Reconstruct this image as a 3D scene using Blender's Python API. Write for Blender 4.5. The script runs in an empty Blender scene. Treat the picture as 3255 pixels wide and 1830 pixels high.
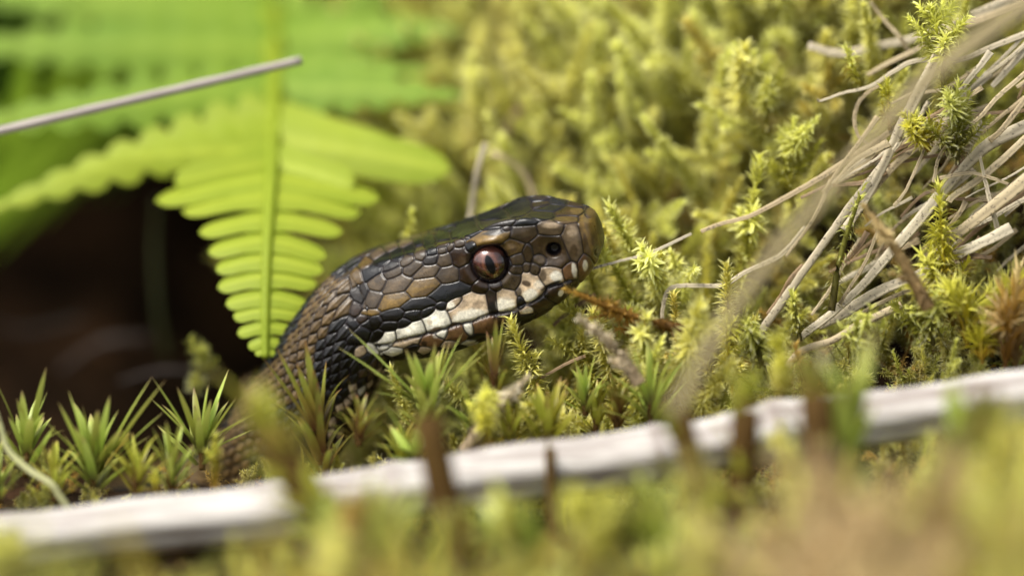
import bpy, math, random
import numpy as np
from mathutils import Matrix, Vector
# ------------------------------------------------------------------ camera, world, sun, exposure
S = 0.01                      # the scene is laid out in centimetres, built in metres
PITCH = math.radians(12); D = 51.06; K = 12.0/3255
cp, sp = math.cos(PITCH), math.sin(PITCH)
UP = np.array([0, sp, cp]); FW = np.array([0, cp, -sp]); RT = np.array([1.0, 0, 0])
scn = bpy.context.scene
cam_d = bpy.data.cameras.new('camera'); cam = bpy.data.objects.new('camera', cam_d)
scn.collection.objects.link(cam); scn.camera = cam
cam_d.sensor_width = 23.5; cam_d.lens = 100; cam_d.clip_start = 0.02; cam_d.clip_end = 20
cam.location = Vector(-D*FW*S); cam.rotation_euler = (math.pi/2 - PITCH, 0, 0)
cam_d.dof.use_dof = True; cam_d.dof.focus_distance = D*S; cam_d.dof.aperture_fstop = 3.9
cam_d.dof.aperture_blades = 9
wd = bpy.data.worlds.new('World'); scn.world = wd; wd.use_nodes = True
SUN_EL, SUN_AZ = math.radians(60), math.radians(-62)     # azimuth from -Y (camera side) towards -X
nt = wd.node_tree
sky = nt.nodes.new('ShaderNodeTexSky'); sky.sky_type = 'NISHITA'; sky.sun_disc = False
sky.sun_elevation = SUN_EL; sky.sun_rotation = math.radians(180) + SUN_AZ*-1; sky.dust_density = 4; sky.air_density = 0.8
bg = nt.nodes['Background']; hz = nt.nodes.new('ShaderNodeHueSaturation'); hz.inputs['Saturation'].default_value = .25     # veiled, nearly white sky
nt.links.new(sky.outputs[0], hz.inputs['Color']); nt.links.new(hz.outputs[0], bg.inputs[0]); bg.inputs[1].default_value = 0.095
sl = bpy.data.lights.new('sun', 'SUN'); sl.energy = 1.5; sl.angle = math.radians(28); sl.color = (1, .95, .86)
sun = bpy.data.objects.new('sun', sl); scn.collection.objects.link(sun)
sdir = Vector((math.sin(SUN_AZ)*math.cos(SUN_EL), -math.cos(SUN_AZ)*math.cos(SUN_EL), math.sin(SUN_EL)))
sun.rotation_euler = sdir.to_track_quat('Z', 'Y').to_euler(); sun.location = sdir*3
scn.view_settings.view_transform = 'Standard'; scn.view_settings.look = 'None'
scn.view_settings.gamma = 1; scn.view_settings.exposure = 1.42; scn.view_settings.use_curve_mapping = False
scn.cycles.use_denoising = True; scn.cycles.max_bounces = 6; scn.cycles.diffuse_bounces = 3; scn.cycles.glossy_bounces = 2; scn.cycles.transparent_max_bounces = 8
scn.cycles.use_adaptive_sampling = True

# ------------------------------------------------------------------ helpers
rng = np.random.default_rng(7); random.seed(7)
def C2W(u, v, w): return u*RT + v*UP + w*FW
def P(px, py, w):            # photo pixel (3255 wide) at depth w cm beyond the focal plane -> world cm
    f = 1 + w/D
    return C2W((px-1627.5)*K*f, (915-py)*K*f, w)
def TQ(x, y): return (x*3255/2576, y*3255/2576)
def TS(x, y): return (2255+x/1.448, y/1.448)
def T6(x, y): return (1800+x/1.4055, 800+y/1.4055)
def T7(x, y): return (x/1.744, 1000+y/1.744)
def T8(x, y): return (1000+x/1.744, 1000+y/1.744)
def norm(a): a = np.asarray(a, float); return a/(np.linalg.norm(a, axis=-1, keepdims=True)+1e-12)
def srgb(h):
    h = h.lstrip('#'); c = np.array([int(h[i:i+2], 16) for i in (0, 2, 4)])/255
    return np.where(c < .04045, c/12.92, ((c+.055)/1.055)**2.4)
def sm(x, a, b): t = np.clip((x-a)/(b-a), 0, 1); return t*t*(3-2*t)
def spline(pts, n):
    p = np.asarray(pts, float)
    if len(p) == 2: return p[0] + (p[1]-p[0])*np.linspace(0, 1, n)[:, None]
    q = np.vstack([2*p[0]-p[1], p, 2*p[-1]-p[-2]]); t = np.linspace(0, len(p)-1-1e-9, n)
    i = t.astype(int); f = (t-i)[:, None]
    a, b, c, d = q[i], q[i+1], q[i+2], q[i+3]
    return .5*((2*b)+(c-a)*f+(2*a-5*b+4*c-d)*f**2+(3*b-a-3*c+d)*f**3)
def mesh(name, V, F, cols=None, smooth=True):
    V = np.asarray(V, float)*S; me = bpy.data.meshes.new(name)
    if isinstance(F, np.ndarray):
        nf, k = F.shape
        me.vertices.add(len(V)); me.vertices.foreach_set('co', V.ravel().astype(np.float32))
        me.loops.add(nf*k); me.loops.foreach_set('vertex_index', F.ravel().astype(np.int32))
        me.polygons.add(nf); me.polygons.foreach_set('loop_start', np.arange(0, nf*k, k, dtype=np.int32))
        me.update(calc_edges=True)
    else:
        me.from_pydata(V.tolist(), [], F)
    if smooth: me.polygons.foreach_set('use_smooth', np.ones(len(me.polygons), bool))
    if cols is not None:
        at = me.color_attributes.new('col', 'FLOAT_COLOR', 'POINT')
        c4 = np.ones((len(V), 4), np.float32); c4[:, :3] = np.asarray(cols)[:, :3]
        at.data.foreach_set('color', c4.ravel())
    me.validate(); me.update()
    return me
def link(o, parent=None):
    scn.collection.objects.link(o)
    if parent is not None: o.parent = parent
    return o
def obj(name, me, mat=None, parent=None, loc=None):
    if mat is not None:
        me.materials.clear(); me.materials.append(mat)
    o = bpy.data.objects.new(name, me)
    if loc is not None: o.location = Vector(np.asarray(loc)*S)
    return link(o, parent)
def empty(name, loc):
    o = bpy.data.objects.new(name, None); o.location = Vector(np.asarray(loc)*S); o.empty_display_size = .005
    return link(o)
def tag(o, label=None, cat=None, group=None, kind=None):
    if label: o['label'] = label
    if cat: o['category'] = cat
    if group: o['group'] = group
    if kind: o['kind'] = kind
    return o
def tube(path, rad, n=8, flat=1.0, up=(0, 0, 1), prof=None, cap=True):
    """swept tube; flat squashes the second axis; prof = radial multipliers per ring vertex"""
    p = np.asarray(path, float); m = len(p); t = norm(np.gradient(p, axis=0))
    rad = np.broadcast_to(np.asarray(rad, float), (m,))
    a = norm(np.cross(t, np.broadcast_to(np.asarray(up, float), t.shape))); b = np.cross(a, t)
    th = np.linspace(0, 2*np.pi, n, endpoint=False); pr = np.ones(n) if prof is None else np.asarray(prof)
    V = p[:, None]+rad[:, None, None]*pr[None, :, None]*(np.cos(th)[None, :, None]*a[:, None]+flat*np.sin(th)[None, :, None]*b[:, None])
    V = V.reshape(-1, 3); i, j = np.meshgrid(np.arange(m-1), np.arange(n), indexing='ij'); j2 = (j+1) % n
    F = np.stack([i*n+j, i*n+j2, (i+1)*n+j2, (i+1)*n+j], -1).reshape(-1, 4).tolist()
    if cap: F = F + [list(range(n))[::-1], [(m-1)*n+k for k in range(n)]]
    return V, F

# ------------------------------------------------------------------ materials
def new_mat(name):
    m = bpy.data.materials.new(name); m.use_nodes = True; t = m.node_tree; t.nodes.clear()
    out = t.nodes.new('ShaderNodeOutputMaterial'); return m, t, out
def N(t, typ, **kw):
    n = t.nodes.new(typ)
    for k, v in kw.items():
        if k.startswith('i_'): n.inputs[k[2:].replace('_', ' ')].default_value = v
        else: setattr(n, k, v)
    return n
def ramp(t, fac, stops):
    r = t.nodes.new('ShaderNodeValToRGB'); e = r.color_ramp.elements
    while len(e) < len(stops): e.new(.5)
    for el, (p, c) in zip(e, stops): el.position = p; el.color = (*c, 1)
    t.links.new(fac, r.inputs[0]); return r.outputs[0]
def mixc(t, fac, a, b, mode='MIX'):
    m = t.nodes.new('ShaderNodeMix'); m.data_type = 'RGBA'; m.blend_type = mode
    for s, v in ((0, fac), (6, a), (7, b)):
        if hasattr(v, 'links') or isinstance(v, bpy.types.NodeSocket): t.links.new(v, m.inputs[s])
        else: m.inputs[s].default_value = v if s == 0 else (*v, 1)
    return m.outputs[2]
def noise(t, scale, detail=3, coord='Object', rough=.6, stretch=None):
    tc = N(t, 'ShaderNodeTexCoord'); src = tc.outputs[coord]
    if stretch is not None:
        mp = N(t, 'ShaderNodeMapping'); mp.inputs['Scale'].default_value = stretch
        t.links.new(src, mp.inputs[0]); src = mp.outputs[0]
    n = N(t, 'ShaderNodeTexNoise', i_Scale=scale, i_Detail=detail, i_Roughness=rough)
    t.links.new(src, n.inputs['Vector']); return n.outputs[0]
def foliage(t, out, col, trans=.4, rough=.5, spec=.3):
    p = N(t, 'ShaderNodeBsdfPrincipled', i_Roughness=rough); p.inputs['Specular IOR Level'].default_value = spec
    tr = N(t, 'ShaderNodeBsdfTranslucent'); mx = N(t, 'ShaderNodeMixShader'); mx.inputs[0].default_value = trans
    t.links.new(col, p.inputs['Base Color']); t.links.new(col, tr.inputs[0])
    t.links.new(p.outputs[0], mx.inputs[1]); t.links.new(tr.outputs[0], mx.inputs[2]); t.links.new(mx.outputs[0], out.inputs[0])
    return p
def moss_mat(name, base, mid, tip, hair=(.75, .74, .6), alt=None, trans=.35, hairmix=.35):
    """colour attribute: r = height on shoot, g = along the leaf, b = random"""
    m, t, out = new_mat(name)
    a = N(t, 'ShaderNodeAttribute', attribute_name='col'); sep = N(t, 'ShaderNodeSeparateColor')
    t.links.new(a.outputs['Color'], sep.inputs[0])
    c = ramp(t, sep.outputs[0], [(0, base), (.5, mid), (1, tip)])
    ti = N(t, 'ShaderNodeAttribute', attribute_name='tint', attribute_type='INSTANCER')
    if alt is not None:
        c = mixc(t, ti.outputs['Fac'], c, mixc(t, .75, c, alt))
    v = N(t, 'ShaderNodeMapRange'); v.inputs['To Min'].default_value = .7; v.inputs['To Max'].default_value = 1.25
    t.links.new(sep.outputs[2], v.inputs[0])
    hs = N(t, 'ShaderNodeHueSaturation'); t.links.new(v.outputs[0], hs.inputs['Value']); t.links.new(c, hs.inputs['Color'])
    r = N(t, 'ShaderNodeMapRange'); r.inputs['From Min'].default_value = .55; r.inputs['To Max'].default_value = hairmix
    t.links.new(sep.outputs[1], r.inputs[0])
    c2 = mixc(t, r.outputs[0], hs.outputs[0], hair)
    foliage(t, out, c2, trans, .6, .2)
    return m
def straw_mat(name, c1, c2, speck=.5, scale=900):
    m, t, out = new_mat(name)
    oi = N(t, 'ShaderNodeObjectInfo')
    base = mixc(t, oi.outputs['Random'], c1, c2)
    n1 = noise(t, 160, 4); base = mixc(t, n1, base, tuple(.55*x for x in c2))
    a = N(t, 'ShaderNodeAttribute', attribute_name='col'); sep = N(t, 'ShaderNodeSeparateColor'); t.links.new(a.outputs['Color'], sep.inputs[0])
    fib = ramp(t, sep.outputs[1], [(0, (.55,)*3), (.5, (1,)*3), (1, (1,)*3)])
    base = mixc(t, .8, base, fib, 'MULTIPLY')
    n2 = noise(t, scale, 2)
    sp_ = ramp(t, n2, [(.59, (0, 0, 0)), (.64, (1, 1, 1))]); k = N(t, 'ShaderNodeMath', operation='MULTIPLY'); k.inputs[1].default_value = speck
    t.links.new(sp_, k.inputs[0]); base = mixc(t, k.outputs[0], base, (.05, .035, .025))
    p = foliage(t, out, base, .12, .55, .25)
    b = N(t, 'ShaderNodeBump'); b.inputs['Strength'].default_value = .4; b.inputs['Distance'].default_value = .0002
    t.links.new(noise(t, 700, 3), b.inputs['Height']); t.links.new(b.outputs[0], p.inputs['Normal'])
    return m

# ------------------------------------------------------------------ terrain (hollow on the left, mossy bank on the right)
PROF = [
 (-45, [(-60,-4),(-14,-3),(-7,-2.9),(-3,-2.5),(-.8,-2.5),(.8,-2.7),(2.5,-4.5),(7,-5),(15,-4.5),(19,0),(16,5),(11,6.5),(11,8.5),(16,11),(60,16)]),  # unseen overhang above the hollow, added to keep it dark
 (-3.2,[(-60,-4),(-14,-3),(-7,-2.9),(-3,-2.5),(-.8,-2.5),(.8,-2.7),(2.5,-4.3),(7,-4.6),(15,-4.2),(18,0),(16,4.5),(11,6.5),(11,8.5),(16,11),(60,16)]),
 (-1.6,[(-60,-4),(-14,-3),(-7,-2.9),(-3,-2.5),(-.8,-2.5),(.8,-2.7),(2.2,-3.3),(4,-3.1),(6,-2),(8,-.5),(9,1.5),(10.5,3.5),(12,6),(16,10),(60,16)]),
 (.2,  [(-60,-4),(-14,-3),(-7,-2.9),(-3,-2.5),(-.8,-2.5),(.6,-2.4),(1.6,-2.0),(2.8,-1.3),(4.2,-.4),(5.5,.6),(7,1.8),(9,3.2),(12,6),(17,10),(60,16)]),
 (2,   [(-60,-4),(-14,-3),(-7,-2.9),(-3,-2.5),(-1,-2.4),(.3,-2.0),(1.2,-1.5),(2.3,-.8),(3.6,.0),(5,.8),(6.5,1.8),(8.5,3.2),(12,6),(17,10),(60,16)]),
 (5,   [(-60,-4),(-14,-3),(-7,-2.7),(-3.5,-2.5),(-2,-2.3),(-1,-1.9),(-.1,-1.4),(.9,-.5),(1.9,.5),(3.0,1.5),(4.4,2.6),(6.5,4),(11,6.5),(17,10),(60,16)]),
 (9,   [(-60,-4),(-14,-3),(-7,-2.7),(-4,-2.5),(-2.6,-2.2),(-1.6,-1.7),(-.7,-1.1),(.3,-.2),(1.3,.8),(2.4,1.8),(3.8,2.9),(6,4.2),(11,6.8),(17,10),(60,16)]),
 (45,  [(-60,-4),(-14,-3),(-7,-2.7),(-4,-2.5),(-2.6,-2.2),(-1.6,-1.7),(-.7,-1.1),(.3,-.2),(1.3,.8),(2.4,1.8),(3.8,2.9),(6,4.2),(11,6.8),(17,10),(60,16)])]
xs = np.concatenate([np.linspace(-45, -12, 18), np.linspace(-11.6, 13, 124), np.linspace(14, 45, 16)])
pk = np.array([k for k, _ in PROF]); pp = np.array([spline(np.array(p, float), 190) for _, p in PROF])
TX = np.zeros((len(xs), 190, 3))
for i, x in enumerate(xs):
    j = min(max(np.searchsorted(pk, x)-1, 0), len(pk)-2); f = sm(np.array((x-pk[j])/(pk[j+1]-pk[j])), 0, 1) if abs(x) < 14 else (x-pk[j])/(pk[j+1]-pk[j])
    yz = pp[j]*(1-f)+pp[j+1]*f
    TX[i, :, 0] = x; TX[i, :, 1:] = yz
def bumps(q):
    x, y, z = q[..., 0], q[..., 1], q[..., 2]
    return .10*np.sin(1.7*x+.6*y)*np.cos(1.3*y-.5*z)+.07*np.sin(3.7*x+1.1*z)*np.sin(3.1*y)+.04*np.sin(7.3*x)*np.cos(6.7*y+2*z)
du = np.gradient(TX, axis=0); dv = np.gradient(TX, axis=1); TN = norm(np.cross(du, dv))
TX = TX + TN*bumps(TX)[..., None]
# low mound in the foreground right that carries the straw-coloured tuft
mx_ = np.exp(-((TX[..., 0]-5.2)/3.0)**2-((TX[..., 1]+9.6)/2.2)**2); TX[..., 2] += 1.25*mx_
nx, ny = TX.shape[:2]
i, j = np.meshgrid(np.arange(nx-1), np.arange(ny-1), indexing='ij')
TF = np.stack([i*ny+j, (i+1)*ny+j, (i+1)*ny+j+1, i*ny+j+1], -1).reshape(-1, 4)
m, t, out = new_mat('peat_soil')
c = ramp(t, noise(t, 90, 5), [(.3, (.005, .0032, .002)), (.5, (.018, .010, .005)), (.7, (.06, .03, .014))])
p = N(t, 'ShaderNodeBsdfPrincipled', i_Roughness=1.); p.inputs['Specular IOR Level'].default_value = .05; t.links.new(c, p.inputs['Base Color'])
b = N(t, 'ShaderNodeBump'); b.inputs['Distance'].default_value = .002; t.links.new(noise(t, 220, 5), b.inputs['Height'])
t.links.new(b.outputs[0], p.inputs['Normal']); t.links.new(p.outputs[0], out.inputs[0])
SOIL = m
tag(obj('ground', mesh('ground', TX.reshape(-1, 3), TF), SOIL), 'dark peaty ground of the hollow and the bank under the moss', kind='structure')
def tsample(n, cond, r=rng):
    """area-weighted random points of the ground where cond(x,y,z,row) holds -> positions, normals"""
    A = TX[:-1, :-1]; B = TX[1:, :-1]; Cc = TX[:-1, 1:]
    area = np.linalg.norm(np.cross(B-A, Cc-A), axis=-1); cen = (A+B+Cc+TX[1:, 1:])/4
    rowi = np.broadcast_to(np.arange(ny-1)[None], area.shape)
    wgt = np.where(cond(cen[..., 0], cen[..., 1], cen[..., 2], rowi), area, 0).ravel(); tot = wgt.sum()
    k = r.choice(len(wgt), n, p=wgt/tot); ii, jj = k//(ny-1), k % (ny-1); f, g = r.random(n)[:, None], r.random(n)[:, None]
    pos = (TX[ii, jj]*(1-f)+TX[ii+1, jj]*f)*(1-g)+(TX[ii, jj+1]*(1-f)+TX[ii+1, jj+1]*f)*g
    return pos, norm(TN[ii, jj]), tot

# ------------------------------------------------------------------ the snake
EYEPX = (1559, 838)
tau, psi, phi = math.radians(16), math.radians(20), math.radians(15)
HO = np.array([(1560-1627.5)*K, (915-850)*K, .50])          # head origin, camera axes (u,v,w)
f_ = np.array([math.cos(tau)*math.cos(psi), math.sin(tau)*math.cos(psi), -math.sin(psi)])
u0 = np.array([-math.sin(tau)*math.cos(phi), math.cos(tau)*math.cos(phi), -math.sin(phi)]); u0 = norm(u0-f_*np.dot(u0, f_))
HS_TIP = 1.43
hp = [HO+f_*x for x in (HS_TIP, 1.2, .8, .4, 0, -.4, -.8, -1.15, -1.5)]
rest = [(-1.90,-.44,1.02),(-2.22,-.90,1.2),(-2.52,-1.42,1.45),(-2.9,-1.95,1.8),(-3.3,-2.45,2.4),(-4.0,-2.85,3.2),(-5.0,-3.3,4.4),(-6.0,-3.75,6.0),(-6.6,-4.2,8.0),(-6.3,-4.75,10.2),(-5.2,-5.2,11.6),(-3.9,-5.4,12.0)]
keys = np.array(hp+[np.array(r) for r in rest])
dense = spline(keys, 6000); arc = np.concatenate([[0], np.cumsum(np.linalg.norm(np.diff(dense, axis=0), axis=1))])
aN = np.concatenate([np.arange(0, .25, .004), np.arange(.25, 3.4, .0075), np.arange(3.4, 6.6, .013), np.linspace(6.6, arc[-1], 110)])
pc = np.stack([np.interp(aN, arc, dense[:, k]) for k in range(3)], 1)
tn = -norm(np.gradient(pc, aN, axis=0))                       # points forward (to the snout)
upv = np.zeros_like(pc); cur = u0
for k in range(len(aN)):
    cur = norm(cur-tn[k]*np.dot(cur, tn[k])); upv[k] = cur
lat = np.cross(upv, tn)                                       # lateral
if lat[50][2] > 0: lat = -lat                                 # make + the side that faces the camera (w<0)
xh = HS_TIP-aN                                                  # head coordinate: snout 1.5 ... neck
# half section control: top(z), ridge(y,z), cheek(y,z), lip(y,z), jaw(y,z), bottom z
HS = np.array([
 # x     ztop  ry   rz    cy   cz    ly   lz    jy   jz    zb
 [1.50,  .16, .03, .16,  .05, .12,  .04, .06,  .03, .05,  .04],
 [1.49,  .22, .14, .21,  .18, .10,  .15,-.01,  .09,-.05, -.07],
 [1.46,  .27, .24, .25,  .28, .09,  .24,-.06,  .15,-.12, -.15],
 [1.39,  .32, .32, .30,  .365,.07,  .32,-.12,  .21,-.20, -.24],
 [1.25,  .375,.39, .365,  .43, .05,  .40,-.20,  .27,-.31, -.36],
 [1.05,  .45, .43, .455,  .47, .04,  .46,-.28,  .33,-.43, -.48],
 [.80,   .535,.47, .56, .51, .02,  .52,-.36,  .38,-.55, -.60],
 [.50,   .56, .49,.605,  .55, .00,  .58,-.42,  .42,-.63, -.69],
 [.20,   .53, .50, .575, .60,-.04,  .64,-.47,  .47,-.67, -.73],
 [-.15,  .53, .52, .545, .68,-.08,  .72,-.50,  .52,-.70, -.76],
 [-.55,  .56, .52, .53,  .78,-.08,  .80,-.52,  .56,-.72, -.78],
 [-.95,  .60, .50, .52,  .84,-.05,  .83,-.50,  .58,-.70, -.76],
 [-1.3,  .61, .47, .51,  .81,-.04,  .77,-.44,  .55,-.64, -.70],
 [-1.65, .60, .45, .49,  .72,-.03,  .67,-.42,  .48,-.60, -.66],
 [-2.0,  .62, .46, .49,  .68,-.02,  .62,-.41,  .43,-.58, -.65],
 [-2.6,  .65, .48, .50,  .70,-.01,  .63,-.42,  .44,-.59, -.67],
 [-4.0,  .70, .52, .54,  .76,-.02,  .68,-.44,  .46,-.62, -.70],
 [-6.5,  .78, .57, .59,  .84,-.03,  .75,-.48,  .51,-.67, -.77],
 [-12.0, .88, .62, .66,  .92,-.03,  .82,-.53,  .55,-.74, -.84],
 [-15.5, .55, .40, .42,  .60,-.02,  .52,-.34,  .36,-.48, -.54],
 [-19.0, .10, .08, .08,  .11, .00,  .10,-.06,  .07,-.09, -.10],
 [-30.0, .02, .015,.015, .02, .00,  .02,-.01,  .01,-.02, -.02]])
HS[:, 0] -= np.where(HS[:, 0] > .3, .07*(HS[:, 0]-.3)/1.2, 0); HS[0, 0] += 0
def mono(x, xp, fp):                                          # smooth (pchip-like) interpolation
    xp = xp[::-1]; fp = fp[::-1]; d = np.diff(fp)/np.diff(xp); mm = np.zeros_like(fp)
    h = np.diff(xp); w1 = 2*h[1:]+h[:-1]; w2 = h[1:]+2*h[:-1]
    ok = d[:-1]*d[1:] > 0; mm[1:-1] = np.where(ok, (w1+w2)/np.where(ok, w1/np.where(d[:-1] == 0, 1, d[:-1])+w2/np.where(d[1:] == 0, 1, d[1:]), 1), 0)
    mm[0], mm[-1] = d[0], d[-1]
    i = np.clip(np.searchsorted(xp, x)-1, 0, len(xp)-2); t_ = np.clip((x-xp[i])/h[i], 0, 1)
    return fp[i]*(2*t_**3-3*t_**2+1)+h[i]*mm[i]*(t_**3-2*t_**2+t_)+fp[i+1]*(-2*t_**3+3*t_**2)+h[i]*mm[i+1]*(t_**3-t_**2)
H = np.stack([mono(xh, HS[:, 0], HS[:, k]) for k in range(1, 11)], 1)
NC = 560; half = NC//2
ring = np.zeros((len(aN), NC, 2))
for k in range(len(aN)):
    zt, ry, rz, cy, cz, ly, lz, jy, jz, zb = H[k]
    hpnts = np.array([(0, zt), (ry*.55, (zt+rz)/2+.004), (ry, rz), (ry*.5+cy*.5+.01, rz*.58+cz*.42), (cy, cz), (ly, lz), (jy, jz), (jy*.45, zb*.97), (0, zb)])
    full = np.vstack([hpnts, hpnts[-2:0:-1]*[-1, 1]])
    q = np.vstack([full[-3:], full, full[:4]]); dn = spline(q, 48*(len(q)-1)+1)[48*3:48*(3+len(full))+1]
    # round the section a little
    s_ = np.concatenate([[0], np.cumsum(np.linalg.norm(np.diff(dn, axis=0), axis=1))])
    tt = np.linspace(0, s_[-1], NC, endpoint=False); ring[k, :, 0] = np.interp(tt, s_, dn[:, 0]); ring[k, :, 1] = np.interp(tt, s_, dn[:, 1])
per = np.linalg.norm(np.diff(np.concatenate([ring, ring[:, :1]], 1), axis=1), axis=2)
bcum = np.concatenate([np.zeros((len(aN), 1)), np.cumsum(per, 1)[:, :-1]], 1); tot = per.sum(1)
bb = np.where(np.arange(NC)[None] <= half, bcum, bcum-tot[:, None])     # signed arc from the dorsal line, + = near side
fr = np.abs(bb)/(tot[:, None]/2)                                        # 0 dorsal .. 1 ventral
SV = pc[:, None]+ring[..., :1]*lat[:, None]+ring[..., 1:]*upv[:, None]    # camera axes
def nrm(G):
    da = np.gradient(G, axis=0); db = np.roll(G, -1, 1)-np.roll(G, 1, 1); n = norm(np.cross(db, da))
    s = np.sign((n*(G-pc[:, None])).sum(-1).mean()); return n*s
SN = nrm(SV)
PX = SV[..., 0]/(K*(1+SV[..., 2]/D))+1627.5; PY = 915-SV[..., 1]/(K*(1+SV[..., 2]/D))
HR = int(np.searchsorted(aN, 4.2))                                      # rows that can carry traced scales
vis = (SN[:HR, :half+1, 2] < .05)
AA = np.broadcast_to(aN[:, None], bb.shape)
def locate(px, py):
    d = (PX[:HR, :half+1]-px)**2+(PY[:HR, :half+1]-py)**2; d = np.where(vis, d, 1e12)
    k = np.argmin(d); return k//(half+1), k % (half+1), math.sqrt(d.flat[k])
PAL = {'T': '463a2a', 'L': '5b4d3a', 'G': '6b5529', 'K': '101113', 'D': '0a0705', 'B': '3b2d1a', 'R': '2c1d0f', 'W': 'dedac9', 'P': 'b09c80', 'O': '674b2f', 'M': '28231f', 'Y': '584628', 'N': '332413'}
PAL = {k: srgb(v) for k, v in PAL.items()}
tiles = {'A': (1100, 680, 6.033), 'B': (1450, 600, 4.826), 'C': (1100, 900, 6.033), 'D': (1450, 840, 6.033)}
SEEDS = """A 1100 375 110 50 0 B|A 1320 370 105 75 10 T|A 1480 360 60 60 0 B|A 1680 335 75 35 5 B|A 1120 540 135 68 15 L|A 870 610 135 68 22 L|A 590 755 145 75 28 L|A 380 935 135 92 45 Y|A 170 1240 120 175 80 Y|
A 690 870 165 100 30 K|A 980 770 135 115 40 K|A 1210 660 110 100 45 K|A 1390 520 95 75 40 K|A 1590 500 115 110 40 K|A 1820 400 120 95 0 K|A 470 1090 185 135 35 K|A 1410 750 108 145 90 T|A 1630 720 110 85 20 K|A 1850 560 115 62 10 B|A 1830 700 92 72 0 T|A 1990 625 62 92 60 B|A 2160 560 95 92 0 B|A 2290 440 70 35 0 T|
A 1160 885 135 115 40 T|A 850 1000 165 95 35 M|A 1620 885 148 92 18 M|A 1885 900 148 125 0 L|A 2180 845 160 180 90 R|A 880 1140 185 108 22 T|A 1270 1055 200 128 35 T|A 1520 1115 280 118 13 L|A 1965 1170 225 170 0 T|A 615 1320 165 150 40 L|A 965 1345 290 160 18 L|A 1470 1405 310 170 13 G|
C 250 220 150 180 90 M|C 500 320 190 155 25 T|C 890 335 305 140 17 G|C 1990 160 410 160 15 K|C 1380 410 310 125 13 D|C 440 560 165 68 8 G|C 170 480 115 150 90 R|
C 900 620 200 130 15 D|C 1280 620 200 130 20 D|C 480 780 180 120 15 D|C 820 830 180 110 20 D|C 1120 770 160 110 25 D|C 1560 560 160 100 25 D|C 300 960 170 120 20 D|C 620 1000 130 100 20 D|C 320 680 130 90 10 R|C 90 800 130 130 0 D|C 130 1100 160 120 10 D|C 1820 440 110 90 30 D|
C 2090 390 195 95 33 P|D 270 840 380 265 13 P|C 1720 730 240 230 30 W|C 1235 930 300 178 24 W|C 785 1060 180 145 20 W|C 700 1255 115 62 5 W|C 1170 1120 270 95 14 P|C 1610 1095 180 125 10 O|C 1830 965 125 85 15 W|C 2120 950 185 150 15 O|C 2340 860 100 115 20 W|C 870 1330 190 80 10 W|C 520 1300 120 85 -20 W|C 260 1330 135 100 0 P|C 1500 1300 120 70 10 P|C 1990 1190 130 70 15 P|C 2180 1330 170 80 15 D|C 1250 1270 130 70 15 R|
D 545 1130 240 160 10 O|D 460 445 165 125 0 R|D 755 410 122 100 0 R|D 1075 340 195 155 10 T|D 1160 105 115 98 0 T|D 1350 65 78 92 90 T|D 1512 108 98 112 90 T|D 215 215 170 200 110 R|D 680 720 102 255 97 R|D 965 700 200 225 -5 P|D 1420 470 260 275 30 P|D 1240 730 80 130 95 D|D 1825 235 240 200 -15 P|D 2190 150 150 175 70 O|D 1630 780 210 130 20 N|D 1900 560 210 150 25 R|D 1380 900 150 80 15 P|D 950 1050 240 110 12 N|D 2210 430 130 120 40 N|D 1250 1060 220 70 20 D|D 1700 970 160 60 30 R|
B 620 400 260 80 12 K|B 950 270 250 110 25 K|B 1250 150 170 60 0 K|B 600 510 310 75 5 M|B 180 600 180 125 20 K|B 570 605 135 32 5 K|B 765 620 75 42 0 N|B 560 745 290 110 12 G|B 1080 505 175 85 10 K|B 1310 390 190 75 8 K|B 1430 290 210 58 4 K|B 1040 690 215 130 15 T|B 1450 612 215 125 4 L|B 1690 465 170 68 3 Y|B 1740 335 240 70 2 N|B 1280 215 170 62 8 N|B 1560 180 150 55 0 K|B 1830 220 130 55 -10 R|
B 1780 800 155 275 97 L|B 2070 700 150 380 100 G|B 2215 640 60 300 100 B|B 2185 950 70 100 80 B|B 1990 1200 110 180 80 O|B 870 890 165 135 10 Y|B 1100 990 88 130 90 B|B 940 1080 112 92 10 T|B 1450 960 300 250 -20 B|B 1300 1085 130 98 -20 L|B 240 880 90 60 30 K|B 2060 380 90 110 100 Y"""
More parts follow.
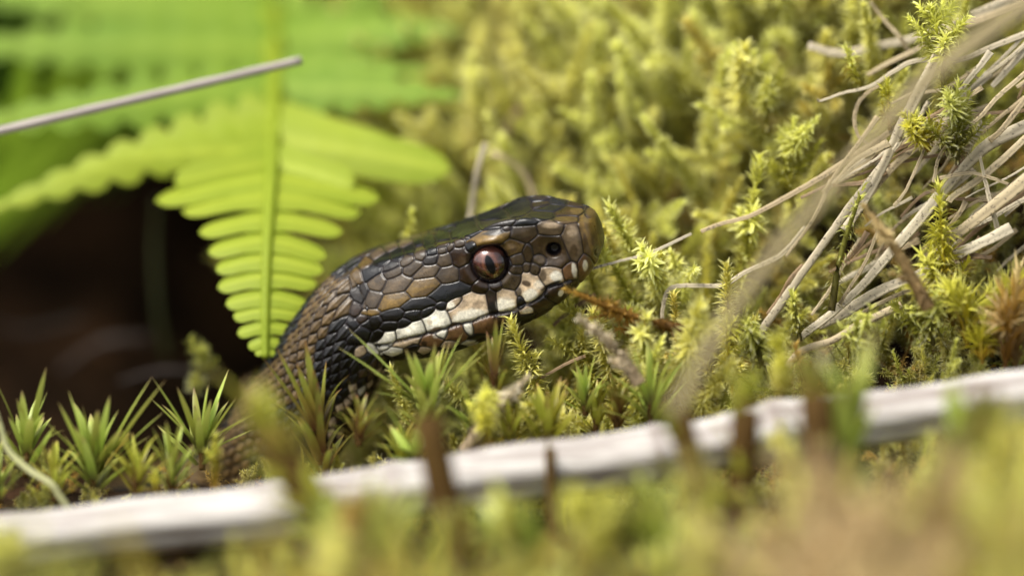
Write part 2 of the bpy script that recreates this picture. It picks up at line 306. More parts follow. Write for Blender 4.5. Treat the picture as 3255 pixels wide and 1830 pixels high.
# soft pigment marks inside scales, plus brow shade painted above the eye: tile x y rx ry angle colour strength
MARKS = """D 280 980 350 140 10 W .9|D 960 770 195 165 0 W .85|D 420 780 130 90 30 L .5|D 120 760 120 80 20 L .4|D 1000 600 180 80 0 P .6|D 680 560 90 60 0 M .7|D 690 850 80 150 95 D .9|D 1350 370 110 65 -15 R .9|D 1190 530 70 100 70 M .8|D 1430 600 170 150 20 W .85|D 1570 390 120 100 20 W .5|D 1240 730 80 130 90 D .9|D 1660 640 160 70 35 D .9|D 1650 230 90 130 90 R .75|D 1930 240 140 115 -20 W .95|D 1830 400 230 50 25 D .9|D 2270 130 60 150 100 W .8|D 2110 180 70 150 100 O .8|D 2010 550 55 70 60 W .8|D 1380 900 130 60 15 W .5|
B 600 665 210 38 8 K .9|B 560 850 240 30 5 D .8|B 1040 790 190 45 20 R .8|B 1420 700 190 30 0 R .7|B 1800 960 70 120 90 B .7|B 2000 520 50 180 100 L .6|B 2130 780 60 260 100 N .8|B 2000 900 40 250 98 N .7|B 1980 1180 45 90 85 W .9|B 860 830 110 50 5 Y .7|B 820 960 120 40 20 R .7|B 1300 320 300 120 5 K .5|B 1850 330 110 55 5 Y .8|B 2090 560 60 120 5 G .8|B 2030 1000 50 140 5 L .6|B 1780 650 100 90 0 P .5|B 1450 560 140 50 0 P .5|B 1480 680 120 40 0 L .6|B 1300 120 160 40 0 R .5|B 1700 590 60 60 0 Y .5|
C 1720 900 130 60 15 O .8|C 1600 750 60 60 0 P .6|C 1300 1240 110 90 60 D .9|C 1500 1160 70 60 0 D .8|C 1720 1000 60 70 0 W .3|C 2010 430 90 90 40 W .9|C 1380 130 260 90 12 G .4|C 1500 180 260 60 20 R .5|C 2120 120 200 40 10 M .3|C 620 430 80 50 20 B .5|C 960 260 200 60 10 L .4|
A 2230 900 90 100 90 B .8|A 1470 1330 260 70 10 L .5|A 620 1240 110 60 40 M .5|A 860 940 140 60 30 K .6"""
def parse(txt, tail):
    for s in txt.replace('\n', '').split('|'):
        q = s.split()
        if not q: continue
        ox, oy, k = tiles[q[0]]; x, y, rx, ry, an = map(float, q[1:6])
        if ry > rx and an >= 60: an -= 90
        yield ox+x/k, oy+y/k, rx/k, ry/k, math.radians(an), q[6], (float(q[7]) if tail else None)
def metric(i, j, rx, ry, an):
    i = min(max(i, 2), HR-3); j0, j1 = max(j-3, 0), min(j+3, half); i0, i1 = max(i-3, 0), i+3
    Ja = np.array([PX[i1, j]-PX[i0, j], PY[i1, j]-PY[i0, j]])/(aN[i1]-aN[i0])
    Jb = np.array([PX[i, j1]-PX[i, j0], PY[i, j1]-PY[i, j0]])/(bb[i, j1]-bb[i, j0])
    J = np.stack([Ja, Jb], 1); c_, s_ = math.cos(an), -math.sin(an)      # image y points down
    R = np.array([[c_, s_], [-s_, c_]]); Mi = R.T@np.diag([1/rx**2, 1/ry**2])@R
    M = J.T@Mi@J; w_, v_ = np.linalg.eigh(M); w_ = np.clip(w_, 1/.55**2, 1/.035**2); return v_@np.diag(w_)@v_.T
seeds = []                                                        # a, b, M, colour, body-scale flag, size
d1 = np.full(bb.shape, 1e9); d2 = np.full(bb.shape, 1e9); own = np.full(bb.shape, -1, int)
VIS = np.zeros(bb.shape, bool); VIS[:HR] = SN[:HR, :, 2] < .12
def upd(A1, A2, O_, d, k):
    lt = d < A1; n2 = np.where(lt, A1, np.minimum(A2, d)); n3 = np.where(lt, k, O_); n1 = np.where(lt, d, A1); return n1, n2, n3
vx, vy = PX[VIS], PY[VIS]; e1 = np.full(len(vx), 1e9); e2 = e1.copy(); eo_ = np.full(len(vx), -1)
def idist(px, py, rx, ry, an):
    c_, s_ = math.cos(an), math.sin(an); dx, dy = vx-px, vy-py
    return np.hypot((dx*c_-dy*s_)/rx, (dx*s_+dy*c_)/ry)
for px, py, rx, ry, an, ck, _ in parse(SEEDS, False):
    e1, e2, eo_ = upd(e1, e2, eo_, idist(px, py, rx, ry, an), len(seeds))
    seeds.append((0, 0, None, PAL[ck]*(1+rng.normal(0, .07)), 0, math.sqrt(rx*ry)*K))
d1[VIS], d2[VIS], own[VIS] = e1, e2, eo_
def stamp(k):
    a0, b0, M, col, fl, _ = seeds[k]; r = 3.2/math.sqrt(np.linalg.eigvalsh(M)[0]); r = min(r, 1.3)
    i0, i1 = np.searchsorted(aN, [a0-r, a0+r])
    if i1 <= i0: return
    da = (aN[i0:i1]-a0)[:, None]; T_ = tot[i0:i1][:, None]
    db = bb[i0:i1]-b0; db = (db+T_/2) % T_-T_/2
    d = np.sqrt(np.maximum(M[0, 0]*da*da+2*M[0, 1]*da*db+M[1, 1]*db*db, 0))
    d1[i0:i1], d2[i0:i1], own[i0:i1] = upd(d1[i0:i1], d2[i0:i1], own[i0:i1], d, k)
def bodycol(a, b, f, r):
    s = abs(b)
    if a < 3.1:                                                      # head filler (crown and chin)
        if f < .45: return PAL['K']*(r.uniform(.7, 1.3)) if r.random() < .7 else PAL['B']*.8
        if f > .72: return [PAL['P']*.8, PAL['R'], PAL['D']*2, PAL['W']*.7][r.integers(4)]
        return PAL['D']*1.5
    zig = .05+.07*math.sin(a*3.6+(0 if b > 0 else math.pi))
    if f < zig: return PAL['K']*r.uniform(.6, 1)
    if f < .37+.03*math.sin(a*5): return (PAL['Y']*1.0+PAL['B']*.35)*r.uniform(.8, 1.2)
    if f < .63: return PAL['D']*r.uniform(.8, 1.5)
    if f < .86: return [PAL['P']*.9, PAL['N'], PAL['D']*1.3, PAL['W']*.8, PAL['B']][r.integers(5)]
    return PAL['K']*r.uniform(.6, 1.2)
# lattice of ordinary scales wherever no traced scale reaches
row = 0; a0 = .15; r2 = np.random.default_rng(11); base_n = len(seeds)
cand = []
while a0 < arc[-1]-.3:
    head = a0 < 3.0; la = .10 if head else .105; wb = .095 if head else .125
    k = np.searchsorted(aN, a0); T_ = tot[min(k, len(tot)-1)]; nb = max(6, int(round(T_/wb/2))*2)
    for q in range(nb):
        b0 = ((q+.5*(row % 2))/nb-.5)*T_
        cand.append((a0+r2.normal(0, .008), b0+r2.normal(0, .006), head))
    a0 += la; row += 1
for a0, b0, head in cand:
    i = min(np.searchsorted(aN, a0), len(aN)-1); j = np.argmin(np.abs(bb[i]-b0))
    if d1[i, j] < 1.7 and own[i, j] < base_n and own[i, j] >= 0: continue
    ra, rb = (.085, .062) if head else (.108, .082)
    seeds.append((a0, b0, np.diag([1/ra**2, 1/rb**2]), bodycol(a0, b0, abs(b0)/(tot[i]/2), r2), 0 if head else 1, math.sqrt(ra*rb)))
for k in range(base_n, len(seeds)): stamp(k)
SA = np.array([s[0] for s in seeds]); SB = np.array([s[1] for s in seeds]); SC = np.array([s[3] for s in seeds]); SF = np.array([s[4] for s in seeds])
SR = np.array([s[5] for s in seeds])
own = np.maximum(own, 0)
edge = np.minimum((d2-d1)*.5, 1.2)*SR[own]                          # ~ distance to the seam, cm
flag = SF[own] == 1
groove = sm(edge, .0, .016); dome = sm(edge, 0, .12)
rel = .013*(groove-1)+.007*(dome-1)
dba = AA-SA[own]; dbb = bb-SB[own]; dbb = (dbb+tot[:, None]/2) % tot[:, None]-tot[:, None]/2
rel = rel+np.where(flag, .016*np.clip(dba/.12, -1, 1)+.007*np.exp(-(dbb/.018)**2), 0)   # keeled, overlapping body scales
fade = sm(np.arange(len(aN)).astype(float), 3, 16)[:, None]; rel = rel*fade
COL = SC[own].copy()
# flecked pigment inside each scale, darker rim skin in the seams
def vnoise(q, sc, seed):
    r = np.random.default_rng(seed); o = 0
    for _ in range(5):
        k = norm(r.normal(size=3))*sc*r.uniform(.7, 1.4); o = o+np.sin(q@k+r.uniform(0, 6.28)+1.3*np.sin(q@(norm(r.normal(size=3))*sc*.8)))
    return o/5
n1 = vnoise(SV, 60, 1); n2 = vnoise(SV, 22, 2)
COL = COL*((1+.25*n1+.28*n2)*(.66+.52*dome))[..., None]
dark = np.array([.010, .0065, .008])
cv = COL[VIS]; nv = .14*n1[VIS]+.12*n2[VIS]
for px, py, rx, ry, an, ck, st in parse(MARKS, True):
    wgt = (st*(1-sm(idist(px, py, rx, ry, an)+nv, .68, 1.15)))[..., None]; cv = cv*(1-wgt)+PAL[ck]*wgt
COL[VIS] = cv
light = (SC[own].mean(-1) > .35)
rimw = np.where(light, .015, .015)
rim = (1-sm(edge, .001, rimw))[..., None]*fade[..., None]
COL = COL*(1-.92*rim)+dark*.92*rim
# the hidden far side repeats the near side
mir = (-np.arange(NC)) % NC; hid = ~VIS; hid[HR:] = False; hid &= VIS[:, mir]; hid[:, 0] = False
for A_ in (rel, COL): A_[hid] = A_[:, mir][hid]
# mouth line
ml = [T for T in [(C_x/6.033+1100, C_y/6.033+900) for C_x, C_y in ((560,1230),(760,1190),(1000,1130),(1260,1060),(1500,985),(1720,930),(1950,860),(2200,780))]]
ml += [(x/6.033+1450, y/6.033+840) for x, y in ((330,1085),(660,975),(900,930),(1100,880),(1300,780),(1460,735),(1600,640),(1760,470),(1900,410),(2050,380),(2200,330))]
mp_ = spline(np.array(ml), 160); mi = [locate(*q) for q in mp_]
ma = np.array([[aN[i], bb[i, j]] for i, j, _ in mi])
i0, i1 = np.searchsorted(aN, [0, 3.3]); md = np.full((i1-i0, NC), 9.)
for a_, b_ in ma:
    md = np.minimum(md, np.hypot((aN[i0:i1]-a_)[:, None], np.abs(bb[i0:i1])-b_))
rel[i0:i1] -= .03*np.exp(-(md/.022)**2)
w_ = .85*np.exp(-(md/.016)**2)[..., None]; COL[i0:i1] = COL[i0:i1]*(1-w_)+dark*w_
# eye socket, brow, nostril
ei, ej, _ = locate(*EYEPX); ea, eb = aN[ei], bb[ei, ej]
i0, i1 = np.searchsorted(aN, [ea-.7, ea+.7]); de = np.hypot((aN[i0:i1]-ea)[:, None], np.abs(bb[i0:i1])-eb)
rel[i0:i1] -= .17*(1-sm(de, .13, .245)); rel[i0:i1] += .028*np.exp(-((de-.29)/.05)**2)
w_ = (1-sm(de, .215, .25))[..., None]; COL[i0:i1] = COL[i0:i1]*(1-w_)+dark*w_
bri, brj, _ = locate(1450+540/4.826, 600+790/4.826)
dbw = np.sqrt(((aN[i0:i1]-aN[bri])[:, None]/.26)**2+((np.abs(bb[i0:i1])-bb[bri, brj])/.075)**2); rel[i0:i1] += .08*np.exp(-dbw**2)
dc = idist(1450+1440/4.826, 600+955/4.826, 66, 54, math.radians(-20)); dn_ = idist(1450+1490/4.826, 600+950/4.826, 27, 25, 0)
rv = np.zeros(bb.shape); cw = np.zeros(bb.shape); rv[VIS] = -.05*(1-sm(dc, .35, 1.0))-.11*(1-sm(dn_, .35, 1.1)); cw[VIS] = 1-sm(dn_, .75, 1.05)
rv[hid] = rv[:, mir][hid]; cw[hid] = cw[:, mir][hid]; rv[int(np.searchsorted(aN, 1.3)):] = 0; cw[int(np.searchsorted(aN, 1.3)):] = 0
rel = rel+rv; COL = COL*(1-cw[..., None])+dark*.5*cw[..., None]
SV2 = SV+SN*rel[..., None]
def c2w_arr(q): return q[..., :1]*RT+q[..., 1:2]*UP+q[..., 2:3]*FW
W = c2w_arr(SV2); WN = c2w_arr(SN)
nr = len(aN); i, j = np.meshgrid(np.arange(nr-1), np.arange(NC), indexing='ij'); j2 = (j+1) % NC
F = np.stack([i*NC+j, i*NC+j2, (i+1)*NC+j2, (i+1)*NC+j], -1).reshape(-1, 4)
VV = np.vstack([W.reshape(-1, 3), W[0].mean(0)[None], W[-1].mean(0)[None]]); CC = np.vstack([COL.reshape(-1, 3), COL[0].mean(0)[None], COL[-1].mean(0)[None]])
n0 = nr*NC; k = np.arange(NC)
tri = np.stack([k, np.full(NC, n0), (k+1) % NC, (k+1) % NC], -1)
snake_base = c2w_arr(pc[np.searchsorted(aN, 7.5)][None])[0]
snake = empty('snake', snake_base)
tag(snake, 'brown and black patterned snake raising its white-lipped head out of the moss', 'snake')
me = mesh('snake_body', VV-snake_base, F, np.clip(CC, 0, 1))
import bmesh
bm = bmesh.new(); bm.from_mesh(me); bm.verts.ensure_lookup_table()
for q in range(NC):
    bm.faces.new((bm.verts[q], bm.verts[n0], bm.verts[(q+1) % NC])).smooth = True
    bm.faces.new((bm.verts[(nr-1)*NC+q], bm.verts[(nr-1)*NC+(q+1) % NC], bm.verts[n0+1])).smooth = True
bmesh.ops.recalc_face_normals(bm, faces=bm.faces); bm.to_mesh(me); bm.free()
m, t, out = new_mat('snake_skin')
a = N(t, 'ShaderNodeAttribute', attribute_name='col'); p = N(t, 'ShaderNodeBsdfPrincipled', i_Roughness=.4)
c = mixc(t, .5, a.outputs['Color'], ramp(t, noise(t, 2400, 5, rough=.75), [(.34, (.42, .38, .34)), (.5, (.95, .92, .9)), (.66, (1.5, 1.45, 1.35))]), 'MULTIPLY')
t.links.new(c, p.inputs['Base Color']); p.inputs['Specular IOR Level'].default_value = .42
rr = N(t, 'ShaderNodeMapRange'); rr.inputs['To Min'].default_value = .2; rr.inputs['To Max'].default_value = .42; t.links.new(noise(t, 900, 3), rr.inputs[0]); t.links.new(rr.outputs[0], p.inputs['Roughness'])
b = N(t, 'ShaderNodeBump'); b.inputs['Strength'].default_value = .35; b.inputs['Distance'].default_value = .00012
t.links.new(noise(t, 2200, 4), b.inputs['Height']); t.links.new(b.outputs[0], p.inputs['Normal']); t.links.new(p.outputs[0], out.inputs[0])
obj('body', me, m, snake)
# eyes
m, t, out = new_mat('snake_eye')
a = N(t, 'ShaderNodeAttribute', attribute_name='col'); p = N(t, 'ShaderNodeBsdfPrincipled', i_Roughness=.25)
c = mixc(t, .6, a.outputs['Color'], ramp(t, noise(t, 2500, 3), [(.3, (.35, .3, .3)), (.7, (1.3, 1.2, 1.1))]), 'MULTIPLY')
t.links.new(c, p.inputs['Base Color']); p.inputs['Coat Weight'].default_value = 1; p.inputs['Coat Roughness'].default_value = .06
t.links.new(p.outputs[0], out.inputs[0]); EYE = m
m, t, out = new_mat('pupil_black'); p = N(t, 'ShaderNodeBsdfPrincipled', i_Roughness=.3); p.inputs['Specular IOR Level'].default_value = .25; p.inputs['Base Color'].default_value = (.002, .002, .003, 1)
t.links.new(p.outputs[0], out.inputs[0]); PUP = m
Re = .25
for side in (1, -1):
    jj = ej if side == 1 else (NC-ej) % NC
    pos, nn = SV[ei, jj], SN[ei, jj]
    ax = norm(nn+.15*tn[ei]); cen = pos-ax*.155
    upl = norm(upv[ei]-ax*np.dot(upv[ei], ax)); sd = np.cross(upl, ax)
    th = np.linspace(0, math.pi*.62, 60); ph = np.linspace(0, 2*math.pi, 96, endpoint=False)
    X = Re*np.sin(th)[:, None]*np.cos(ph); Y = Re*np.sin(th)[:, None]*np.sin(ph); Z = Re*np.cos(th)[:, None]*np.ones(96)
    Vc = cen+X[..., None]*sd+Y[..., None]*upl+Z[..., None]*ax
    rad = np.hypot(X/.9, Y); ir = np.hypot(X/.075, Y/.135)
    copper, deep = srgb('6a4036'), srgb('180b07')
    q = np.clip(.42+Y/.24+.25*vnoise(Vc, 40, 5)-.5*sm(rad, .12, .21), 0, 1)[..., None]  # iris lighter upwards: pinkish sky reflection painted into the colour
    ec = deep*(1-q)+copper*q; g = np.exp(-((ir-1.05)/.18)**2)[..., None]; ec = ec*(1-.4*g)+srgb('8e5a3c')*.4*g
    pf = sm(rad, .205, .23)[..., None]; ec = ec*(1-pf)+dark*pf
    i, j = np.meshgrid(np.arange(59), np.arange(96), indexing='ij'); j2 = (j+1) % 96
    Fe = np.stack([i*96+j, (i+1)*96+j, (i+1)*96+j2, i*96+j2], -1).reshape(-1, 4)
    eo = obj('eye', mesh('eye', c2w_arr(Vc).reshape(-1, 3)-snake_base, Fe, np.clip(ec.reshape(-1, 3), 0, 1)), EYE, snake)
    rr_ = np.linspace(.02, 1, 8); pth = np.linspace(0, 2*math.pi, 40, endpoint=False)
    px_ = rr_[:, None]*np.cos(pth)*.05*(1-.25*np.abs(np.sin(pth))**3); py_ = rr_[:, None]*np.sin(pth)*.118
    pz = np.sqrt((Re+.003)**2-px_**2-py_**2); Vp = cen+px_[..., None]*sd+py_[..., None]*upl+pz[..., None]*ax
    i, j = np.meshgrid(np.arange(7), np.arange(40), indexing='ij'); j2 = (j+1) % 40
    Fp = np.stack([i*40+j, (i+1)*40+j, (i+1)*40+j2, i*40+j2], -1).reshape(-1, 4)
    obj('pupil', mesh('pupil', c2w_arr(Vp).reshape(-1, 3)-snake_base, Fp), PUP, eo)
SPATH = c2w_arr(pc[::12]); SRAD = np.abs(ring[::12]).max((1, 2))
def off_snake(q, extra=.25):
    d = np.full(len(q), 9e9)
    for c_, r_ in zip(SPATH, SRAD): d = np.minimum(d, np.linalg.norm(q-c_, axis=1)-r_)
    return d > extra

# ------------------------------------------------------------------ vegetation kit
def leaf_cloud(pos, axis, L, W_, spread, curl, r, hgt):
    """many small pointed leaves: base pos, shoot axis dir, per-leaf arrays; returns verts, faces(quads), cols"""
    n = len(pos); az = np.arange(n)*2.39996+r.normal(0, .25, n)
    ref = np.where(np.abs(axis[:, 2:3]) < .9, np.array([[0, 0, 1.]]), np.array([[1., 0, 0]]))
    e1 = norm(np.cross(axis, ref)); e2 = np.cross(axis, e1)
    rad = np.cos(az)[:, None]*e1+np.sin(az)[:, None]*e2
    d = norm(axis*np.cos(spread)[:, None]+rad*np.sin(spread)[:, None]); side = norm(np.cross(axis, rad))
    d2 = norm(axis*np.cos(spread+curl)[:, None]+rad*np.sin(spread+curl)[:, None])
    Lc, Wc = L[:, None], W_[:, None]
    m_ = pos+d*Lc*.5; tip = m_+d2*Lc*.5
    V = np.stack([pos-side*Wc*.35, pos+side*Wc*.35, m_+side*Wc*.5, m_-side*Wc*.5, tip+side*Wc*.06, tip-side*Wc*.06], 1).reshape(-1, 3)
    k = np.arange(n)[:, None]*6
    F = np.concatenate([k+np.array([[0, 1, 2, 3]]), k+np.array([[3, 2, 4, 5]])], 0)
    rn = r.random(n); C_ = np.zeros((n, 6, 3)); C_[:, :, 0] = hgt[:, None]; C_[:, :, 1] = np.array([0, 0, .5, .5, 1, 1]); C_[:, :, 2] = rn[:, None]
    return V, F, C_.reshape(-1, 3)
def shoot(r, length=2.0, bend=.25, branches=6, blen=.5, leaf=.16, lw=.045, dens=42, spread=.95, curl=.5, stem=.03, bare=.15):
    """one moss shoot along +Z: stem, side branches, pointed leaves"""
    Vs, Fs, Cs, off = [], [], [], 0
    ang = r.uniform(0, 6.28); top = np.array([math.cos(ang)*bend*length, math.sin(ang)*bend*length, length])
    axes = [(spline([np.zeros(3), np.array([top[0]*.25, top[1]*.25, length*.5])+r.normal(0, .03*length, 3), top], 40), 0., 1., 1.)]
    for k in range(branches):
        t0 = r.uniform(.25, .92); p0 = axes[0][0][int(t0*39)]; a = r.uniform(0, 6.28); bl = blen*r.uniform(.6, 1.2)*(1.15-.6*t0)
        dr = np.array([math.cos(a), math.sin(a), r.uniform(.5, 1.1)]); dr = dr/np.linalg.norm(dr)
        axes.append((spline([p0, p0+dr*bl*.5+[0, 0, -.02], p0+dr*bl+[0, 0, .12*bl]], 16), t0, min(1, t0+.25), .85))
    for q, (ax_, h0, h1, sc) in enumerate(axes):
        seg = np.linalg.norm(np.diff(ax_, axis=0), axis=1).sum(); n = max(6, int(dens*seg))
        tt = np.sort(r.uniform(bare if q == 0 else .05, 1, n)); f = tt*(len(ax_)-1); i = np.minimum(f.astype(int), len(ax_)-2); g = (f-i)[:, None]
        pos = ax_[i]*(1-g)+ax_[i+1]*g; axd = norm(ax_[i+1]-ax_[i]); env = np.clip(1.15-.5*tt, .5, 1)*sc
        sp_ = spread*(1.12-.75*sm(tt, .72, 1.0))+r.normal(0, .14, n)
        V, F, C_ = leaf_cloud(pos, axd, leaf*env*r.uniform(.75, 1.25, n), np.full(n, lw)*r.uniform(.8, 1.2, n), sp_, r.normal(curl, .25, n), r, h0+(h1-h0)*tt)
        Vs.append(V); Fs.append(F+off); Cs.append(C_); off += len(V)
        V, F = tube(ax_[::4], np.linspace(stem, stem*.45, len(ax_[::4]))*(1 if q == 0 else .6), 5, cap=False); F = np.array(F)
        Vs.append(V); Fs.append(F+off); hh = np.repeat(np.linspace(h0, h1, len(ax_[::4])), 5)*.45; Cs.append(np.stack([hh, hh*0, hh*0+.3], 1)); off += len(V)
    return np.vstack(Vs), np.vstack(Fs), np.vstack(Cs)
def protos(name, mat, n, seed, **kw):
    col = bpy.data.collections.new(name); r = np.random.default_rng(seed)
    for k in range(n):
        kk = {a: (v(r) if callable(v) else v) for a, v in kw.items()}
        V, F, C_ = shoot(r, **kk); me = mesh(name, V, F, C_); me.materials.append(mat)
        o = bpy.data.objects.new('%s_%c' % (name, 97+k), me); col.objects.link(o)
    return col
def scatter(name, pos, up, scl, tint, col, label, cat, seed=1, lean=.25):
    r = np.random.default_rng(seed); n = len(pos); up = norm(up+r.normal(0, lean, (n, 3)))
    rots = np.array([(Vector(u_).to_track_quat('Z', 'Y').to_matrix()@Matrix.Rotation(a_, 3, 'Z')).to_euler() for u_, a_ in zip(up, r.uniform(0, 6.28, n))])
    me = bpy.data.meshes.new(name); me.vertices.add(n); me.vertices.foreach_set('co', (pos*S).ravel().astype(np.float32))
    for an, ty, arr in (('rot', 'FLOAT_VECTOR', rots), ('scl', 'FLOAT', scl), ('tint', 'FLOAT', tint)):
        at = me.attributes.new(an, ty, 'POINT'); at.data.foreach_set('vector' if ty == 'FLOAT_VECTOR' else 'value', np.asarray(arr, np.float32).ravel())
    at = me.attributes.new('idx', 'INT', 'POINT'); at.data.foreach_set('value', r.integers(0, len(col.objects), n).astype(np.int32))
    o = link(bpy.data.objects.new(name, me)); tag(o, label, cat, kind='stuff')
    g = bpy.data.node_groups.new(name, 'GeometryNodeTree')
    g.interface.new_socket('Geometry', in_out='INPUT', socket_type='NodeSocketGeometry'); g.interface.new_socket('Geometry', in_out='OUTPUT', socket_type='NodeSocketGeometry')
    gi, go = g.nodes.new('NodeGroupInput'), g.nodes.new('NodeGroupOutput'); iop = g.nodes.new('GeometryNodeInstanceOnPoints'); ci_ = g.nodes.new('GeometryNodeCollectionInfo')
    ci_.inputs['Collection'].default_value = col; ci_.inputs['Separate Children'].default_value = True; ci_.inputs['Reset Children'].default_value = True
    def na(nm, ty):
        q = g.nodes.new('GeometryNodeInputNamedAttribute'); q.data_type = ty; q.inputs['Name'].default_value = nm; return q.outputs['Attribute']
    e2r = g.nodes.new('FunctionNodeEulerToRotation'); g.links.new(na('rot', 'FLOAT_VECTOR'), e2r.inputs[0])
    L_ = g.links.new; L_(gi.outputs[0], iop.inputs['Points']); L_(ci_.outputs[0], iop.inputs['Instance']); iop.inputs['Pick Instance'].default_value = True
    L_(na('idx', 'INT'), iop.inputs['Instance Index']); L_(e2r.outputs[0], iop.inputs['Rotation']); L_(na('scl', 'FLOAT'), iop.inputs['Scale']); L_(iop.outputs[0], go.inputs[0])
    md_ = o.modifiers.new('scatter', 'NODES'); md_.node_group = g
    return o
BR = (.055, .032, .010)
MM = {
 'yellow': moss_mat('yellow_green_moss', (.24, .20, .035), (.52, .51, .07), (.82, .83, .22), alt=(.58, .42, .07), hair=(.86, .86, .66), hairmix=.35),
 'olive': moss_mat('olive_moss', (.09, .07, .016), (.28, .28, .04), (.55, .56, .12), alt=(.44, .30, .07), hair=(.84, .84, .66), hairmix=.35),
 'tan': moss_mat('straw_coloured_moss', (.24, .15, .06), (.50, .36, .15), (.62, .49, .23), alt=(.6, .44, .25), hairmix=.15),
 'brown': moss_mat('orange_brown_moss', (.12, .055, .01), (.32, .17, .025), (.48, .31, .06), alt=(.36, .24, .06), hairmix=.15),
 'pale': moss_mat('withered_pale_moss', (.40, .30, .18), (.60, .50, .33), (.72, .64, .46), alt=(.6, .5, .4), hairmix=.2),
 'bright': moss_mat('bright_yellow_moss', (.26, .15, .015), (.50, .46, .035), (.68, .67, .11), alt=(.55, .35, .05), hairmix=.25)}
U = lambda a, b: (lambda r: r.uniform(a, b))
P_bank = protos('bank_shoot', MM['yellow'], 9, 21, length=U(1.9, 2.8), bend=U(.03, .2), branches=lambda r: int(r.integers(1, 5)), blen=U(.4, .8), leaf=U(.18, .28), lw=.038, dens=150, spread=U(.8, 1.1), curl=U(.2, .7))
P_olive = protos('olive_shoot', MM['olive'], 7, 22, length=U(1.2, 2.0), bend=U(.1, .5), branches=lambda r: int(r.integers(2, 7)), blen=U(.3, .6), leaf=U(.2, .3), lw=.028, dens=100, spread=U(.9, 1.2), curl=U(.4, 1.1))
P_tan = protos('straw_shoot', MM['tan'], 5, 23, length=U(1.4, 2.2), bend=U(.1, .5), branches=3, blen=.5, leaf=U(.25, .4), lw=.04, dens=46, spread=.9, curl=.5)
P_bright = protos('bright_shoot', MM['bright'], 5, 24, length=U(1.2, 1.9), bend=U(.05, .3), branches=lambda r: int(r.integers(1, 5)), blen=.4, leaf=U(.18, .26), lw=.04, dens=95, spread=1.0, curl=.5)
P_brown = protos('brown_shoot', MM['brown'], 4, 25, length=U(1.0, 1.7), bend=U(.2, .6), branches=2, blen=.5, leaf=U(.15, .25), lw=.035, dens=44, spread=1.0, curl=.8)
def clump(q, f, sd):
    return vnoise(q*f, 1.0, sd)
def view_clear(pos, h):
    """keep the sight lines to the snake, the stick and the standing plants free: limit height of what stands in front"""
    y, x = pos[:, 1], pos[:, 0]
    return h
Zw = np.array([0, 0, 1.])
# bank behind and right of the snake
pos, nn, ar = tsample(3000, lambda x, y, z, r: (x > -1.9) & (x < 13.5) & (y > -.4) & (y < 13) & (z > -2.6))
ok = off_snake(pos, .45) & ~((pos[:, 0] < -1.0) & (pos[:, 1] < 5.5)); pos, nn = pos[ok], nn[ok]
cl = clump(pos, 1.1, 3); tint = np.clip(.1+.5*clump(pos, .9, 4)+rng.normal(0, .22, len(pos)), 0, 1)
scl = (.74+.34*cl+rng.normal(0, .13, len(pos))).clip(.35, 1.2)
y_sel = (cl+rng.normal(0, .35, len(pos)) > -.25) | (pos[:, 1] > 3.5)
right_low = (pos[:, 0] > 2.6) & (pos[:, 1] < 2.4)
a_ = y_sel & ~right_low; b_ = ~a_
scatter('bank_moss', pos[a_]-nn[a_]*.15, norm(nn[a_]*.35+Zw), scl[a_], tint[a_], P_bank, 'yellow-green feathery moss covering the bank behind the snake', 'moss', 31, lean=.42)
scl_b = np.where(right_low[b_], scl[b_]*.62, scl[b_]*.85)
scatter('bank_undergrowth_moss', pos[b_]-nn[b_]*.2, norm(nn[b_]*.5+Zw), scl_b, tint[b_], P_olive, 'darker olive moss among the dry grass and in gaps of the bank', 'moss', 32, lean=.4)
pos, nn, ar = tsample(1500, lambda x, y, z, r: (x > 1.6) & (x < 13) & (y > -2.2) & (y < 4.5) & (z > -2.6))
tint = rng.random(len(pos))**1.5; pick = rng.random(len(pos))
for g_, pr, nm, lb in ((pick < .6, P_olive, 'short_bank_moss', 'short olive moss filling the ground under the dry grass'), (pick >= .6, P_brown, 'brown_bank_moss', 'brownish low moss filling the ground under the dry grass')):
    scatter(nm, pos[g_]-nn[g_]*.1, norm(nn[g_]*.7+Zw), rng.uniform(.35, .6, g_.sum()), tint[g_], pr, lb, 'moss', 37, lean=.5)
# foreground carpet
pos, nn, ar = tsample(2300, lambda x, y, z, r: (x > -9) & (x < 11) & (y > -14) & (y < .6) & (r < 95))
ok = off_snake(pos, .35); pos = pos[ok]; nn = nn[ok]
cl = clump(pos, .9, 8); tint = np.clip(.3+.5*clump(pos, .8, 9)+rng.normal(0, .25, len(pos)), 0, 1)
yy, xx = pos[:, 1], pos[:, 0]
wv = pos@FW; pxv = (pos@RT)/(K*(1+wv/D))+1627.5
pyl = 1835-pxv/3255*500+np.abs(rng.normal(0, 70, len(pos)))-25       # photo row just under the stick
zl = ((915-pyl)*K*(1+wv/D))*cp-wv*sp
lim = np.where(yy < -2.9, np.maximum(zl-pos[:, 2], .25), np.where(yy < -1.6, .55, .75))
lim = np.where((yy > -1.6) & (xx > .5), .95, lim)
scl = np.clip(lim/2.1, .15, 1.1)*rng.uniform(.7, 1.05, len(pos))
kind = cl+rng.normal(0, .45, len(pos)); mound = np.exp(-((xx-3.4)/1.2)**2-((yy+9.3)/2.4)**2) > .35
far_r = (xx > 6.3) & (yy < -8)
g1 = (kind > .3) & ~mound; g2 = (kind <= .3) & (kind > -.4) & ~mound; g3 = (kind <= -.4) & ~mound
